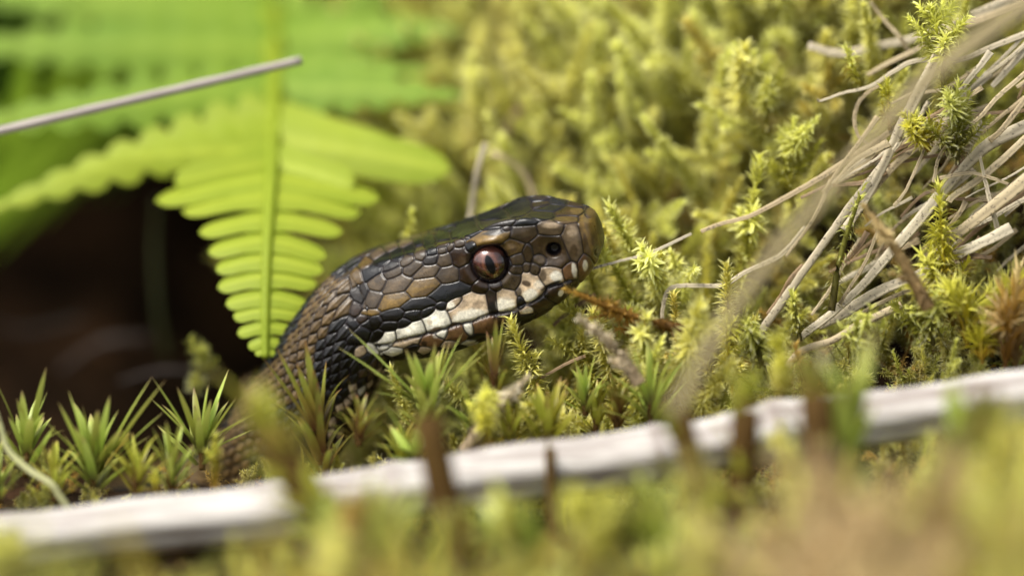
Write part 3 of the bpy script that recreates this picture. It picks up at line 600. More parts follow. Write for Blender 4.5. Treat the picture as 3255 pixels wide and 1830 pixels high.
for g_, pr, nm, lb in ((g1, P_bank, 'foreground_moss', 'yellow-green moss carpet around and in front of the white stick'), (g2, P_olive, 'foreground_olive_moss', 'dull olive moss low among the stems in front of the snake'), (g3, P_brown, 'foreground_brown_moss', 'brown withered moss patches low down around the white stick')):
    scatter(nm, pos[g_]-nn[g_]*.1, norm(nn[g_]*.3+Zw), scl[g_], tint[g_], pr, lb, 'moss', 33, lean=.35)
pos, nn, ar = tsample(170, lambda x, y, z, r: (x > 2.6+.3*(-9-y)) & (x < 4.1) & (y > -11.5) & (y < -7.2))
scatter('straw_coloured_tuft_moss', pos, norm(nn*.3+Zw), rng.uniform(.6, 1.2, len(pos)), rng.random(len(pos)), P_tan, 'soft straw-coloured moss tuft in front of the white stick', 'moss', 34, lean=.4)
pos, nn, ar = tsample(190, lambda x, y, z, r: (x > 3.9) & (x < 10) & (y > -12) & (y < -8.0))
scatter('bright_corner_moss', pos, norm(nn*.3+Zw), rng.uniform(.6, 1.0, len(pos)), rng.random(len(pos))*.4, P_bright, 'bright yellow-green moss cushion beside the straw-coloured tuft', 'moss', 35, lean=.3)
# floor and rim of the hollow: sparse dark moss
pos, nn, ar = tsample(170, lambda x, y, z, r: (x > -7) & (x < -1.2) & (y > 1.2) & (y < 9) & (z < -1))
ok = off_snake(pos, .4) & ~((pos[:, 0] < -2.6)); pos, nn = pos[ok], nn[ok]
scatter('hollow_moss', pos, norm(nn*.3+Zw), rng.uniform(.5, .9, len(pos)), rng.random(len(pos)), P_olive, 'olive moss on the shaded rim of the hollow behind the snake neck', 'moss', 36)
# ------------------------------------------------------------------ fern
def fern_mat(name, c1, c2):
    m, t, out = new_mat(name)
    a = N(t, 'ShaderNodeAttribute', attribute_name='col'); sep = N(t, 'ShaderNodeSeparateColor'); t.links.new(a.outputs['Color'], sep.inputs[0])
    c = mixc(t, noise(t, 60, 3), c1, c2); c = mixc(t, sep.outputs[1], c, tuple(min(1, x*1.25) for x in c2))
    p = foliage(t, out, c, .45, .5, .2)
    b = N(t, 'ShaderNodeBump'); b.inputs['Strength'].default_value = .4; b.inputs['Distance'].default_value = .0006
    t.links.new(noise(t, 260, 3), b.inputs['Height']); t.links.new(b.outputs[0], p.inputs['Normal'])
    return m
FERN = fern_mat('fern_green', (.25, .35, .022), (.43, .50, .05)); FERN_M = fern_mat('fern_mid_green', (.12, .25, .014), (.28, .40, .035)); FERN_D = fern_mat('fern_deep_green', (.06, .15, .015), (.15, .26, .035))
def blade(base, dr, nrm_, L, Wd, lobes=0, droop=.15, wing=0.0, cup=.15):
    """one pinna: strip from base along dr, lobed outline, cupped and drooping"""
    n = max(14, lobes*8) if lobes else 18
    sd = norm(np.cross(nrm_, dr)); nn_ = np.cross(dr, sd); s_ = np.linspace(0, 1, n)
    if lobes:
        env = Wd*np.clip(1.06-s_**1.6, .02, 1)*sm(s_, -.12, .08); ph = (s_*lobes) % 1
        hw = env*(.30+.70*np.sqrt(np.clip(np.sin(np.pi*ph), 0, 1)))
    else:
        hw = Wd*np.sqrt(np.clip(1-np.clip((s_-.7)/.3, 0, 1)**2.2, 0, 1))*(.88+.12*np.sin(np.pi*s_)); hw = hw*(.86+.42*np.clip(1-s_/.42, 0, 1)); hw = np.maximum(hw, .004); hw[0] += wing
    c_ = base+dr*(s_*L)[:, None]-nn_*(droop*L*s_**2)[:, None]
    cols_ = np.linspace(-1, 1, 7); V = c_[:, None]+sd*(hw[:, None]*cols_)[..., None]-nn_*((cup*hw)[:, None]*(np.abs(cols_)**1.5))[..., None]
    i, j = np.meshgrid(np.arange(n-1), np.arange(6), indexing='ij'); F = np.stack([i*7+j, i*7+j+1, (i+1)*7+j+1, (i+1)*7+j], -1).reshape(-1, 4)
    C_ = np.zeros((n, 7, 3)); C_[..., 1] = (np.abs(cols_) < .2)*.6; return V.reshape(-1, 3), F, C_.reshape(-1, 3)
def frond(name, rach, stations, lab, mat, latv, tipdrop=.22, wr=.05, lob=True):
    """rach: list of (qx,qy,w); stations: (param 0..1 along rach, length, half width, lobes)"""
    pts = spline(np.array([P(*TQ(x, y), w) for x, y, w in rach]), 120); root = pts[-1]
    e = empty('fern_frond', root); tag(e, lab, 'fern', 'fern fronds hanging over the hollow')
    V, F = tube(pts, np.linspace(wr*.5, wr*2.0, 120), 8, up=(1, 0, 0)); obj('rachis', mesh('rachis', V-root, F), mat, e)
    yq = spline(np.array(rach, float), 120)[:, 1]; r = np.random.default_rng(len(lab))
    for yv, L, Wd, lb in stations:
        i = int(np.argmin(np.abs(yq-yv))); b0 = pts[i]; tg = norm(pts[max(i-2, 0)]-pts[min(i+2, 119)])     # towards tip
        for sd in (-1, 1):
            lt_ = norm(latv*sd-tg*np.dot(latv*sd, tg)); dr = norm(lt_*(1+r.normal(0, .03))+tg*(tipdrop+r.normal(0, .05)))
            nr_ = norm(np.cross(dr, tg))*(1 if sd > 0 else -1); nr_ = nr_ if np.dot(nr_, -FW) > 0 else -nr_
            nr_ = norm(nr_+np.array([0, 0, .25])); nr_ = norm(nr_-dr*np.dot(nr_, dr))
            V, F, C_ = blade(b0, dr, nr_, L*r.uniform(.94, 1.06), Wd, lb, droop=.10+.05*r.random(), wing=Wd*.25 if not lb else 0)
            obj('pinna', mesh('pinna', V-root, F, C_), mat, e)
    return e
RA = [(668,900,1.0),(668,790,1.2),(671,650,1.6),(677,540,2.1),(684,430,2.9),(689,330,3.8),(691,230,5.0),(688,120,6.6),(682,0,8.6),(672,-140,11),(660,-300,14)]
fe = frond('fern_frond', RA, [(884,.13,.06,0),(858,.22,.085,0),(822,.33,.105,0),(781,.42,.126,0),(737,.51,.142,0),(692,.59,.157,0),(645,.66,.17,0),(597,.76,.187,0),(546,.92,.212,0),(490,1.15,.255,0),(440,1.4,.31,0)],
  'bright green fern frond hanging tip-down over the dark hollow', FERN, np.array([1., 0, 0]), .2, wr=.085)
rq = np.array(RA, float); rp = spline(np.array([P(*TQ(x, y), w) for x, y, w in RA]), 200); ryq = spline(rq, 200)[:, 1]; froot = np.array(fe.location)/S
for yv, qx, qy, w_, hw, lb in ((408,890,465,2.7,.27,0),(345,1132,428,3.2,.36,0),(300,1010,385,3.4,.26,0),(222,1165,240,4.4,.42,6),(170,1090,180,5.2,.3,5),(100,1195,70,5.8,.5,7),(20,1120,-90,7.5,.8,8),
   (405,440,460,2.7,.27,0),(372,255,405,3.1,.36,6),(330,120,455,3.5,.32,7),(290,-60,540,4.0,.45,9),(215,-160,330,5.2,.5,9),(120,-140,120,7.0,.62,9),(40,-100,-20,8.5,.8,9),(-20,60,-160,11,1.1,9),(-20,1200,-240,11,1.1,9)):
    i = int(np.argmin(np.abs(ryq-yv))); tipp = P(*TQ(qx, qy), w_); d_ = tipp-rp[i]; L_ = np.linalg.norm(d_); d_ = d_/L_
    nr_ = np.array([0, -.75, .6]); nr_ = norm(nr_-d_*np.dot(nr_, d_)); V, F, C_ = blade(rp[i]+nr_*.08*L_*.0, norm(d_+nr_*.10), nr_, L_, hw, lb, droop=.10, wing=hw*.2 if not lb else 0)
    obj('pinna', mesh('pinna', V-froot, F, C_), FERN if yv > 270 else FERN_M, fe)
RB = [(-330,640,6.0),(-160,520,7.5),(30,390,9.2),(220,260,11),(420,130,13),(600,0,15),(760,-120,17)]
frond('fern_frond', RB, [(620,.5,.2,0),(570,.9,.3,5),(510,1.4,.42,7),(450,1.9,.55,8),(385,2.4,.66,9),(315,2.9,.78,9),(240,3.3,.9,10),(160,3.7,1.0,10),(75,4,1.1,10),(-10,4.2,1.15,10)],
  'fern frond slanting down behind the hanging bright one', FERN_M, norm(np.array([.55, .1, .8])), .35)
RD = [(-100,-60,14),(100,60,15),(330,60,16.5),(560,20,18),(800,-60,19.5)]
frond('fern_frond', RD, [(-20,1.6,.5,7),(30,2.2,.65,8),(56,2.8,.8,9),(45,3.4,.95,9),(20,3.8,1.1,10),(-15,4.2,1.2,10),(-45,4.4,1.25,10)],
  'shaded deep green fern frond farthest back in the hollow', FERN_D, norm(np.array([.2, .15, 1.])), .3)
# ------------------------------------------------------------------ hair-cap moss plants
def hc_mat(name, stops):
    m, t, out = new_mat(name); a = N(t, 'ShaderNodeAttribute', attribute_name='col'); sep = N(t, 'ShaderNodeSeparateColor'); t.links.new(a.outputs['Color'], sep.inputs[0])
    oi = N(t, 'ShaderNodeObjectInfo'); c = ramp(t, sep.outputs[0], stops); hs = N(t, 'ShaderNodeHueSaturation')
    mr = N(t, 'ShaderNodeMapRange'); mr.inputs['To Min'].default_value = .7; mr.inputs['To Max'].default_value = 1.25; t.links.new(oi.outputs['Random'], mr.inputs[0]); t.links.new(mr.outputs[0], hs.inputs['Value'])
    hr = N(t, 'ShaderNodeMapRange'); hr.inputs['To Min'].default_value = .475; hr.inputs['To Max'].default_value = .515; t.links.new(oi.outputs['Random'], hr.inputs[0]); t.links.new(hr.outputs[0], hs.inputs['Hue'])
    t.links.new(c, hs.inputs['Color']); foliage(t, out, hs.outputs[0], .38, .38, .45); return m
HC = {'green': hc_mat('haircap_green', [(0, (.13, .12, .03)), (.3, (.33, .41, .06)), (.82, (.50, .56, .13)), (1, (.42, .28, .14))]),
      'yellowish': hc_mat('haircap_yellowish', [(0, (.16, .10, .03)), (.3, (.38, .38, .04)), (.8, (.54, .54, .09)), (1, (.42, .24, .10))]),
      'rusty': hc_mat('haircap_rusty', [(0, (.12, .05, .02)), (.35, (.22, .17, .03)), (.75, (.28, .30, .05)), (1, (.30, .13, .06))])}
m, t, out = new_mat('haircap_stem'); p = N(t, 'ShaderNodeBsdfPrincipled', i_Roughness=.8); p.inputs['Specular IOR Level'].default_value = .1
t.links.new(mixc(t, noise(t, 300, 3), (.045, .022, .006), (.095, .055, .014)), p.inputs['Base Color']); t.links.new(p.outputs[0], out.inputs[0]); HSTEM = m
def hleaf(curve):
    n = 12; s_ = np.linspace(0, 1, n); ang = curve*s_**1.5; dz = np.cos(ang)/n; dx = np.sin(ang)/n
    c_ = np.stack([np.cumsum(dx), 0*s_, np.cumsum(dz)], 1); hw = .072*np.clip((1-s_)**.75*(.75+1.1*s_), .015, 1)
    V = np.stack([c_+np.stack([.25*hw, -hw, 0*hw], 1), c_, c_+np.stack([.25*hw, hw, 0*hw], 1)], 1)
    i, j = np.meshgrid(np.arange(n-1), np.arange(2), indexing='ij'); F = np.stack([i*3+j, i*3+j+1, (i+1)*3+j+1, (i+1)*3+j], -1).reshape(-1, 4)
    C_ = np.zeros((n, 3, 3)); C_[..., 0] = s_[:, None]; return mesh('leaf', V.reshape(-1, 3), F, C_.reshape(-1, 3))
HL = {k: [hleaf(c_) for c_ in (.15, .45, .8)] for k in HC}
for k in HL:
    for me in HL[k]: me.materials.append(HC[k])
def haircap(base, top, n, L, spread, colour, label, seed, tips=(), group='hair-cap moss plants', wd=1.0, stem_r=.04, spiral=.95):
    """base/top world points of the stem; a rosette of n pointed leaves near the top; tips = world points single leaves reach to"""
    if base[2] > -2.75 and stem_r > .06: base = top+(base-top)*((top[2]+2.75)/(top[2]-base[2]))
    r = np.random.default_rng(seed); e = empty('haircap_moss', base); tag(e, label, 'moss plant', group)
    ax_ = norm(top-base); V, F = tube(spline([base-base, (top-base)*.5+r.normal(0, .03, 3), top-base], 10), np.linspace(stem_r, stem_r*.8, 10), 7, up=(1, .3, 0)); obj('stem', mesh('stem', V, F), HSTEM, e)
    hgt = np.linalg.norm(top-base)
    def put(p0, d, length, width, cv):
        d = norm(d); out_ = d-ax_*np.dot(d, ax_); xa = norm(out_) if np.linalg.norm(out_) > .05 else norm(np.cross(ax_, [0, 1, .1])); xa = norm(xa-d*np.dot(xa, d)); ya = np.cross(d, xa)
        lo = bpy.data.objects.new('leaf', HL[colour][cv]); M_ = Matrix(np.stack([xa, ya, d], 1).tolist()).to_4x4()
        M_ = Matrix.Translation(Vector((p0-base)*S))@M_@Matrix.Diagonal((length, width, length, 1)); link(lo, e); lo.matrix_local = M_
    for tp in tips:
        p0 = top-ax_*r.uniform(0, .12); put(p0, tp-p0, np.linalg.norm(tp-p0)*1.03, wd*.8*r.uniform(.85, 1.15), 0)
    e1 = norm(np.cross(ax_, [.3, .9, .2])); e2 = np.cross(ax_, e1)
    n = int(n*1.7)
    for k in range(n):
        f = k/max(n-1, 1); az = k*2.4+r.normal(0, .3); sp_ = spread*(1.15-.85*f)+r.normal(0, .08)
        p0 = top-ax_*(spiral*(1-f)*min(hgt, 1.6)); put(p0, ax_*math.cos(sp_)+(math.cos(az)*e1+math.sin(az)*e2)*math.sin(sp_), L*r.uniform(.75, 1.1), L*wd*r.uniform(.8, 1.15), int(r.integers(0, 3)))
    return e
def tp(tile, lst, w): return [P(*tile(x, y), w+random.uniform(-.25, .25)) for x, y in lst]
haircap(P(*T7(530,1010), -.9), P(*T7(525,850), -.9), 9, .85, .75, 'green', 'large green hair-cap rosette standing before the black hollow, left of a paler one', 41, tp(T7, [(410,420),(590,450),(805,335),(880,345),(880,520),(255,560),(350,480),(480,505),(640,640),(300,700)], -.9), wd=1.25)
haircap(P(*T7(140,900), -.6), P(*T7(150,720), -.6), 8, .75, .6, 'green', 'hair-cap plant with one tall straight leaf beside the twisted pale blade', 42, tp(T7, [(240,290),(130,420),(-5,350),(235,560),(60,560)], -.6), wd=1.15)
haircap(P(*T7(1120,860), -.5), P(*T7(1110,720), -.5), 8, .75, .8, 'green', 'hair-cap rosette with arching leaves in front of the lowest snake coil', 43, tp(T7, [(875,340),(855,450),(1240,305),(1130,400),(1085,500),(1200,480),(1480,480),(1390,620),(1290,450)], -.5), wd=1.1)
haircap(P(*T7(1800,960), -.7), P(*T7(1770,620), -.6), 12, .75, .55, 'rusty', 'rusty-stemmed hair-cap plant standing against the dark side of the snake neck', 44, tp(T7, [(1490,235),(1560,180),(1700,150),(1785,260),(1660,270),(1490,435),(1740,330)], -.6))
haircap(P(*T8(640,720), -.75), P(*T8(625,480), -.75), 10, .8, .7, 'green', 'lush hair-cap rosette reaching up to the white lip scales of the snake', 45, tp(T8, [(150,150),(222,60),(310,280),(520,185),(655,150),(700,160),(790,100),(930,135),(945,180),(330,410),(815,350),(760,250),(420,300)], -.75), wd=1.1)
haircap(P(*T8(1010,560), -.7), P(*T8(1000,330), -.7), 4, .6, .3, 'rusty', 'slim reddish-brown hair-cap stem with closed leaves under the snake chin', 46, tp(T8, [(1000,20),(1030,10),(1065,22),(960,90),(900,240),(1100,300),(985,120)], -.7), wd=.7)
haircap(P(*T8(1290,760), -1.0), P(*T8(1290,620), -1.0), 10, .7, .6, 'yellowish', 'yellowish hair-cap rosette rising just behind the white stick under the chin', 47, tp(T8, [(1195,405),(1290,420),(1350,345),(1385,420),(1240,440),(1420,540),(1180,560)], -1.0))
haircap(P(*T8(1870,640), -.9), P(*T8(1860,500), -.9), 9, .9, .8, 'green', 'hair-cap rosette with long thin leaves beside the broad blurred straw', 48, tp(T8, [(1840,100),(1750,160),(1985,130),(1700,330),(1640,300),(1990,330),(1890,230)], -.9), wd=.7)
haircap(P(*T8(575,900), -1.5), P(*T8(560,760), -1.5), 6, .7, 1.1, 'green', 'low hair-cap rosette spreading flat leaves above the white stick', 49, tp(T8, [(340,620),(330,700),(400,760),(700,650)], -1.5), wd=1.5)
haircap(P(*T7(1840,1240), -5.0), P(*T7(1490,640), -5.0), 20, .95, .42, 'yellowish', 'thick brown hair-cap stem crossing the white stick, olive tuft on top', 50, stem_r=.22, wd=1.4)
haircap(P(*T8(830,1500), -4.8), P(*T8(620,560), -4.8), 16, .5, .28, 'rusty', 'tall brown hair-cap stem crossing the white stick at its middle', 51, stem_r=.21, wd=1.3)
haircap(P(*T8(1345,1300), -2.9), P(*T8(1305,740), -2.9), 8, .35, .22, 'rusty', 'thin reddish stem crossing the white stick below the yellowish rosette', 52, stem_r=.08)
haircap(P(*T6(600,1100), -4.4), P(*T6(500,730), -4.4), 6, .9, .7, 'rusty', 'dark hair-cap stem crossing the white stick with a brown leaf leaning right', 53, tp(T6, [(640,585),(430,700),(600,640)], -4.4), stem_r=.17, wd=1.6)
haircap(P(*T6(790,1150), -4.4), P(*T6(800,700), -4.4), 9, .7, .8, 'yellowish', 'olive hair-cap stem crossing the stick between two short white stretches', 54, stem_r=.2, wd=1.5)
haircap(P(*T6(1130,1100), -4.8), P(*T6(1110,640), -4.8), 10, .8, .5, 'rusty', 'brownish hair-cap clump hiding the stick beside the fresh green tuft', 55, stem_r=.22, wd=1.8)
haircap(P(*T6(1240,1000), -4.6), P(*T6(1260,760), -4.6), 18, 1.0, .38, 'green', 'fresh green blurred hair-cap tuft hiding a stretch of the white stick', 56, wd=1.8, stem_r=.12)
haircap(P(*T6(1890,1300), -5.6), P(*T6(1880,900), -5.6), 14, 1.0, .5, 'rusty', 'dark stemmed hair-cap clump below the thick right end of the stick', 57, wd=1.8, stem_r=.18)
haircap(P(*T6(1780,1050), -5.2), P(*T6(1760,880), -5.2), 12, .9, .55, 'green', 'green hair-cap tuft below the thick right end of the stick', 58, wd=1.7, stem_r=.1)
haircap(P(*T8(1280,1400), -5.6), P(*T8(1190,1290), -5.6), 12, .9, .6, 'green', 'green hair-cap sprig lying over to the left in front of the stick', 59, tp(T8, [(800,1020),(850,1180),(1060,1060),(890,1350),(960,1100),(930,1250),(1000,1380)], -5.6), wd=1.7)
for k, (bx_, tx) in enumerate([((0,1050),(-20,860)),((760,1010),(760,860)),((960,980),(950,830)),((300,1040),(300,900))]):
    haircap(P(*T7(*bx_), -1.2), P(*T7(*tx), -1.2), 12, .55, .8, 'green' if k % 2 == 0 else 'yellowish', ['small green hair-cap rosette under the plant with one tall straight leaf', 'small yellowish rosette between the large green and the arching rosettes', 'small green rosette at the foot of the arching rosette', 'small yellowish rosette at the foot of the large green rosette'][k], 60+k, group='small hair-cap rosettes behind the stick')
for k, (x, y) in enumerate([(1560,560),(1500,430),(1680,500),(480,760),(870,560),(250,600),(1090,640)]):
    haircap(P(*T8(x, y+130), -.5-.1*k), P(*T8(x, y), -.5-.1*k), 13, .5, .75, ('yellowish', 'green', 'rusty')[k % 3], ['short yellowish rosette between the stick and the withered whitish shoot', 'short green rosette close to the tip of the withered whitish shoot', 'short rusty rosette at the foot of the withered whitish shoot', 'short yellowish rosette beside the low flat-leaved one', 'short green rosette between the lush rosette and the slim reddish stem', 'short rusty rosette against the snake neck beside the lush rosette', 'short yellowish rosette beside the withered cream stem'][k], 70+k, group='short hair-cap rosettes below the chin')
# ------------------------------------------------------------------ stick, twig, blades
STRAW = straw_mat('dry_straw', (.66, .55, .34), (.54, .42, .24), .6, 2300)
STRAW_P = straw_mat('pale_straw', (.74, .66, .48), (.62, .53, .36), .6, 2300)
STRAW_B = straw_mat('brown_straw', (.36, .24, .14), (.30, .20, .10), .4, 1100)
def straw(path, wpx, w, mat, label, group=None, name='dry_grass_blade', flat=.22, taper=(.9, 1), conv=None, wave=0.0):
    """path in a tile; w scalar or (w0,w1)"""
    ws = np.linspace(w[0], w[1], len(path)) if isinstance(w, tuple) else np.full(len(path), float(w))
    pts = spline(np.array([P(*(conv(x, y)), q) for (x, y), q in zip(path, ws)]), 14+6*len(path))
    n = len(pts); rad = .5*wpx*1.2*K*np.linspace(taper[0], taper[1], n)*(1+.06*np.sin(np.linspace(0, 9, n)+len(label)))
    pts = pts+np.array([0, 1, 0])*(.03*np.sin(np.linspace(0, 7, n)))[:, None]
    r_ = np.random.default_rng(abs(hash((path[0], len(path)))) % 99991); pr = 1+r_.normal(0, .10, 14); pr[3] *= .6; pr[4] *= .8; pr[11] *= .75
    pts = pts+r_.normal(0, .0014, pts.shape); V, F = tube(pts, rad, 14, flat=flat, up=(.15, -.8, .55), prof=pr); base = pts[0]
    C_ = np.zeros((len(V), 3)); C_[:, 1] = np.tile(np.array([1, .8, .5, 0, .3, .7, .9, 1, .6, .4, .8, .2, .7, .9]), n)
    return tag(obj(name, mesh(name, V-base, F, C_), mat, loc=base), label, 'dry grass', group)
m, t, out = new_mat('bleached_stick')
a = N(t, 'ShaderNodeAttribute', attribute_name='col'); sep = N(t, 'ShaderNodeSeparateColor'); t.links.new(a.outputs['Color'], sep.inputs[0])
c = mixc(t, noise(t, 30, 4), (.60, .575, .535), (.43, .40, .365)); c = mixc(t, sep.outputs[0], c, (.20, .16, .14))
st = noise(t, 620, 6, stretch=(.05, 1, 1), rough=.75); c = mixc(t, ramp(t, st, [(.44, (0, 0, 0)), (.62, (.85, .85, .85))]), c, (.20, .16, .14))
p = N(t, 'ShaderNodeBsdfPrincipled', i_Roughness=.6); t.links.new(c, p.inputs['Base Color'])
b = N(t, 'ShaderNodeBump'); b.inputs['Strength'].default_value = .5; b.inputs['Distance'].default_value = .0005; t.links.new(st, b.inputs['Height']); t.links.new(b.outputs[0], p.inputs['Normal']); t.links.new(p.outputs[0], out.inputs[0]); STICK = m
pth = spline(np.array([P(*TQ(x, y), w) for x, y, w in ((-900,1475,-2.9),(-400,1422,-2.8),(0,1368,-2.7),(600,1294,-2.55),(1060,1228,-2.45),(1640,1142,-2.35),(2000,1082,-2.3),(2576,996,-2.3),(3000,930,-2.4),(3500,850,-2.6))]), 160)
th = np.linspace(0, 2*np.pi, 28, endpoint=False); pr = 1+.03*np.sin(5*th); fib = np.zeros(28)
for g_ in (-.25, .95, 2.2, 4.2, 5.35):
    dd = np.abs((th-g_+np.pi) % (2*np.pi)-np.pi); pr = pr-.09*np.exp(-(dd/.16)**2); fib = np.maximum(fib, np.exp(-(dd/.2)**2))
kx = np.linspace(0, 1, 160); rad = .352+.014*np.sin(kx*40)+.010*np.sin(kx*93)+.045*np.exp(-((kx-.43)/.006)**2)+.05*np.exp(-((kx-.655)/.007)**2)+.03*np.exp(-((kx-.56)/.004)**2)
pth = pth+np.array([0, 0, 1.])*(.016*np.sin(kx*31)+.010*np.sin(kx*67+1))[:, None]; V, F = tube(pth, rad, 28, flat=.9, up=(0, 0, 1), prof=pr); V = V+np.random.default_rng(3).normal(0, .0025, V.shape)*[.3, 1, 1]
C_ = np.zeros((len(V), 3)); C_[:, 0] = np.clip(np.tile(fib, 160)*.75*np.repeat(.6+.4*np.sin(kx*53), 28)+.7*np.repeat(np.exp(-((kx-.43)/.004)**2)+np.exp(-((kx-.655)/.004)**2)+np.exp(-((kx-.56)/.003)**2), 28), 0, 1)
tag(obj('bleached_stick', mesh('bleached_stick', V-pth[0], F, C_), STICK, loc=pth[0]), 'long bleached white stick lying across the moss in front of the snake', 'stick')
m, t, out = new_mat('grey_twig'); p = N(t, 'ShaderNodeBsdfPrincipled', i_Roughness=.7)
t.links.new(mixc(t, noise(t, 500, 4, stretch=(.15, 1, 1)), (.16, .135, .12), (.46, .41, .36)), p.inputs['Base Color']); t.links.new(p.outputs[0], out.inputs[0])
pth = spline(np.array([P(*TQ(x, y), w) for x, y, w in ((-900,541,-.8),(-400,424,-1.2),(0,330,-1.5),(380,241,-1.7),(758,152,-1.9))]), 60)
V, F = tube(pth, np.linspace(.065, .05, 60)*(1+.05*np.sin(np.linspace(0, 70, 60))), 10, prof=1+.08*np.sin(np.arange(10)*2.1))
tag(obj('grey_twig', mesh('grey_twig', V-pth[0], F), m, loc=pth[0]), 'thin straight grey dry stalk jutting in front of the fern', 'twig')
m, t, out = new_mat('pale_green_blade'); c = mixc(t, noise(t, 120, 3), (.42, .46, .16), (.62, .58, .36)); foliage(t, out, c, .3, .45, .4)
pth = [(-60,420),(0,620),(40,745),(150,850),(280,930),(330,1000),(385,1090)]
straw(pth, 24, -1.4, m, 'twisted pale green grass blade beside the tall hair-cap leaf', None, 'grass_blade', .3, (.5, .9), T7)
G_ = 'dry grass blades matted on the bank'
LWi = iter(['wide dry blade running just under the blunt-ended sagging one', 'wide pale blade rising steeply behind the broad blurred one', 'wide dry blade ending under the dark-stemmed tufted moss shoot', 'pale blade running up behind the thick bright yellow fuzzy shoot', 'low-lying pale blade tucked under the foot of the thick yellow shoot', 'thick straw slanting up from beside the thick yellow fuzzy shoot', 'thickest pale blade, fanning out above the level bent piece', 'straw lying close under the thickest pale blade', 'short steep straw meeting the thickest pale blade from above', 'pale blade whose tip points down beside the dark-stemmed tufted shoot', 'pale straw just above the short blunt-ended piece', 'pale blade close beside the pale green tufted shoot at the top', 'pale blade parallel to the steep one behind the broad blurred blade', 'pale straw arching low above the stick'])
LBi = iter(['short thin straw just above the half-loop straw', 'thin straw hanging below the small yellow moss fan', 'thin straw standing steeply beside the blurred tan moss stem', 'thin curved straw under the down-pointing pale tip', 'thin straw above the thick one that starts beside the yellow shoot', 'thin straw passing behind the golden moss tip', 'thin steep straw behind the lower half of the broad blurred blade', 'thin straw beside the tall spiky moss shoot', 'lowest thin straw of the mat, near the foot of the yellow shoot', 'thin straw crossing the short steep one', 'thin straw leaning against the slant of the topmost blades'])
LNi = iter(['short brown blade under the level bent piece', 'long narrow brown blade beside the one pointing down-slope', 'narrow brown blade behind the thin wavy arc', 'narrow brown blade behind the top of the thick yellow shoot', 'narrow brown blade just under the half-loop straw', 'narrow brown blade crossing the steep pale ones', 'narrow brown blade along the pale one with the cut end', 'narrow brown blade beside the orange-brown moss stem under the chin'])
sx = lambda *a, **k: straw(*a, conv=TS, **k)
sx([(455,212),(600,248),(760,218),(950,175),(1150,105),(1500,-40),(1900,-200)], 24, 1.6, STRAW_P, 'blunt-ended blurred dry grass blade high on the bank, slightly sagging')
sx([(1000,185),(1200,110),(1448,20),(1900,-150)], 22, 1.3, STRAW, next(LWi), group='wide pale blades')
sx([(500,455),(512,466),(620,430),(740,400),(850,330),(950,280),(1150,272),(1300,215),(1448,160),(1800,30)], 14, .5, STRAW_P, 'dry grass blade with a tiny hooked tip hanging over the moss', taper=(.35, 1.5))
sx([(780,395),(740,420),(685,480),(668,560),(690,630),(750,668),(830,680)], 11, .6, STRAW, 'slender dry grass blade curled into a half loop', taper=(1, .7))
sx([(725,350),(830,290),(950,230),(1060,170)], 12, 1.0, STRAW, next(LBi), group='thin blades')
sx([(-40,1065),(60,1030),(200,990),(420,870),(600,760),(760,655),(900,560)], 17, .4, STRAW, 'long dry grass blade pointing down-slope at the snake snout', taper=(.6, 1.1))
sx([(-170,1900),(-60,1700),(90,1448),(330,1130),(560,860),(740,640),(960,400),(1100,280),(1300,130),(1450,30),(1900,-280)], 34, (-6.0, -3.6), straw_mat('broad_straw', (.50, .41, .22), (.42, .34, .17), .2), 'broad blurred dry grass blade leaning across in front of the mat', flat=.25, taper=(.8, 1.15))
sx([(620,1060),(740,880),(830,700),(890,560),(990,370),(1080,200)], 27, 0.1, STRAW_P, next(LWi), group='wide pale blades', taper=(.8, 1.1))
sx([(207,1571),(300,1440),(470,1200),(640,960),(720,860),(800,760)], 25, .15, STRAW_P, 'pale speckled dry grass blade with its cut lower end on the moss', taper=(.9, 1))
sx([(720,920),(820,800),(900,720),(1010,640),(1100,585)], 20, .3, STRAW, next(LWi), group='wide pale blades')
sx([(420,1550),(560,1448),(700,1320),(800,1200),(950,1030),(1060,900)], 32, 0, STRAW_P, next(LWi), group='wide pale blades', taper=(.6, 1))
sx([(500,1500),(620,1440),(800,1330),(950,1270),(1080,1220)], 30, .1, STRAW_P, next(LWi), group='wide pale blades')
sx([(1080,1120),(1120,1090),(1250,990),(1448,830),(1700,640)], 32, -.2, STRAW, next(LWi), group='wide pale blades', taper=(.85, 1.1))
sx([(1060,910),(1090,870),(1200,740),(1300,650),(1448,580),(1700,470)], 38, .2, STRAW_P, next(LWi), group='wide pale blades', taper=(.6, 1.1))
sx([(1100,930),(1130,900),(1260,810),(1448,640),(1650,450)], 21, 0, STRAW, next(LWi), group='wide pale blades')
sx([(1030,840),(1040,800),(1060,720),(1130,630),(1240,540),(1330,440),(1448,340),(1600,200)], 12, -.1, STRAW, 'thin wavy dry grass blade rising in an arc through the mat', taper=(.7, 1.1))
sx([(1010,640),(960,760),(900,880),(850,950)], 9, -.1, STRAW, next(LBi), group='thin blades')
sx([(790,1040),(770,1080),(720,1200),(640,1330),(600,1400)], 10, -.1, STRAW, next(LBi), group='thin blades')
sx([(1245,720),(1275,850),(1300,960),(1330,1060)], 17, -.15, STRAW_P, 'short broken dry grass piece standing steeply among slanting blades', taper=(.5, 1))
sx([(1060,820),(1200,798),(1290,815),(1380,850)], 16, -.1, STRAW, 'short bent dry grass piece lying level across the slanting blades', taper=(.7, .6))
sx([(1130,915),(1280,925),(1340,930)], 11, .2, STRAW_B, next(LNi), group='narrow brown blades')
sx([(1140,1175),(1160,1160),(1280,1100),(1390,1048)], 30, -.25, STRAW_P, 'short wide pale dry grass piece with blunt ends low in the mat')
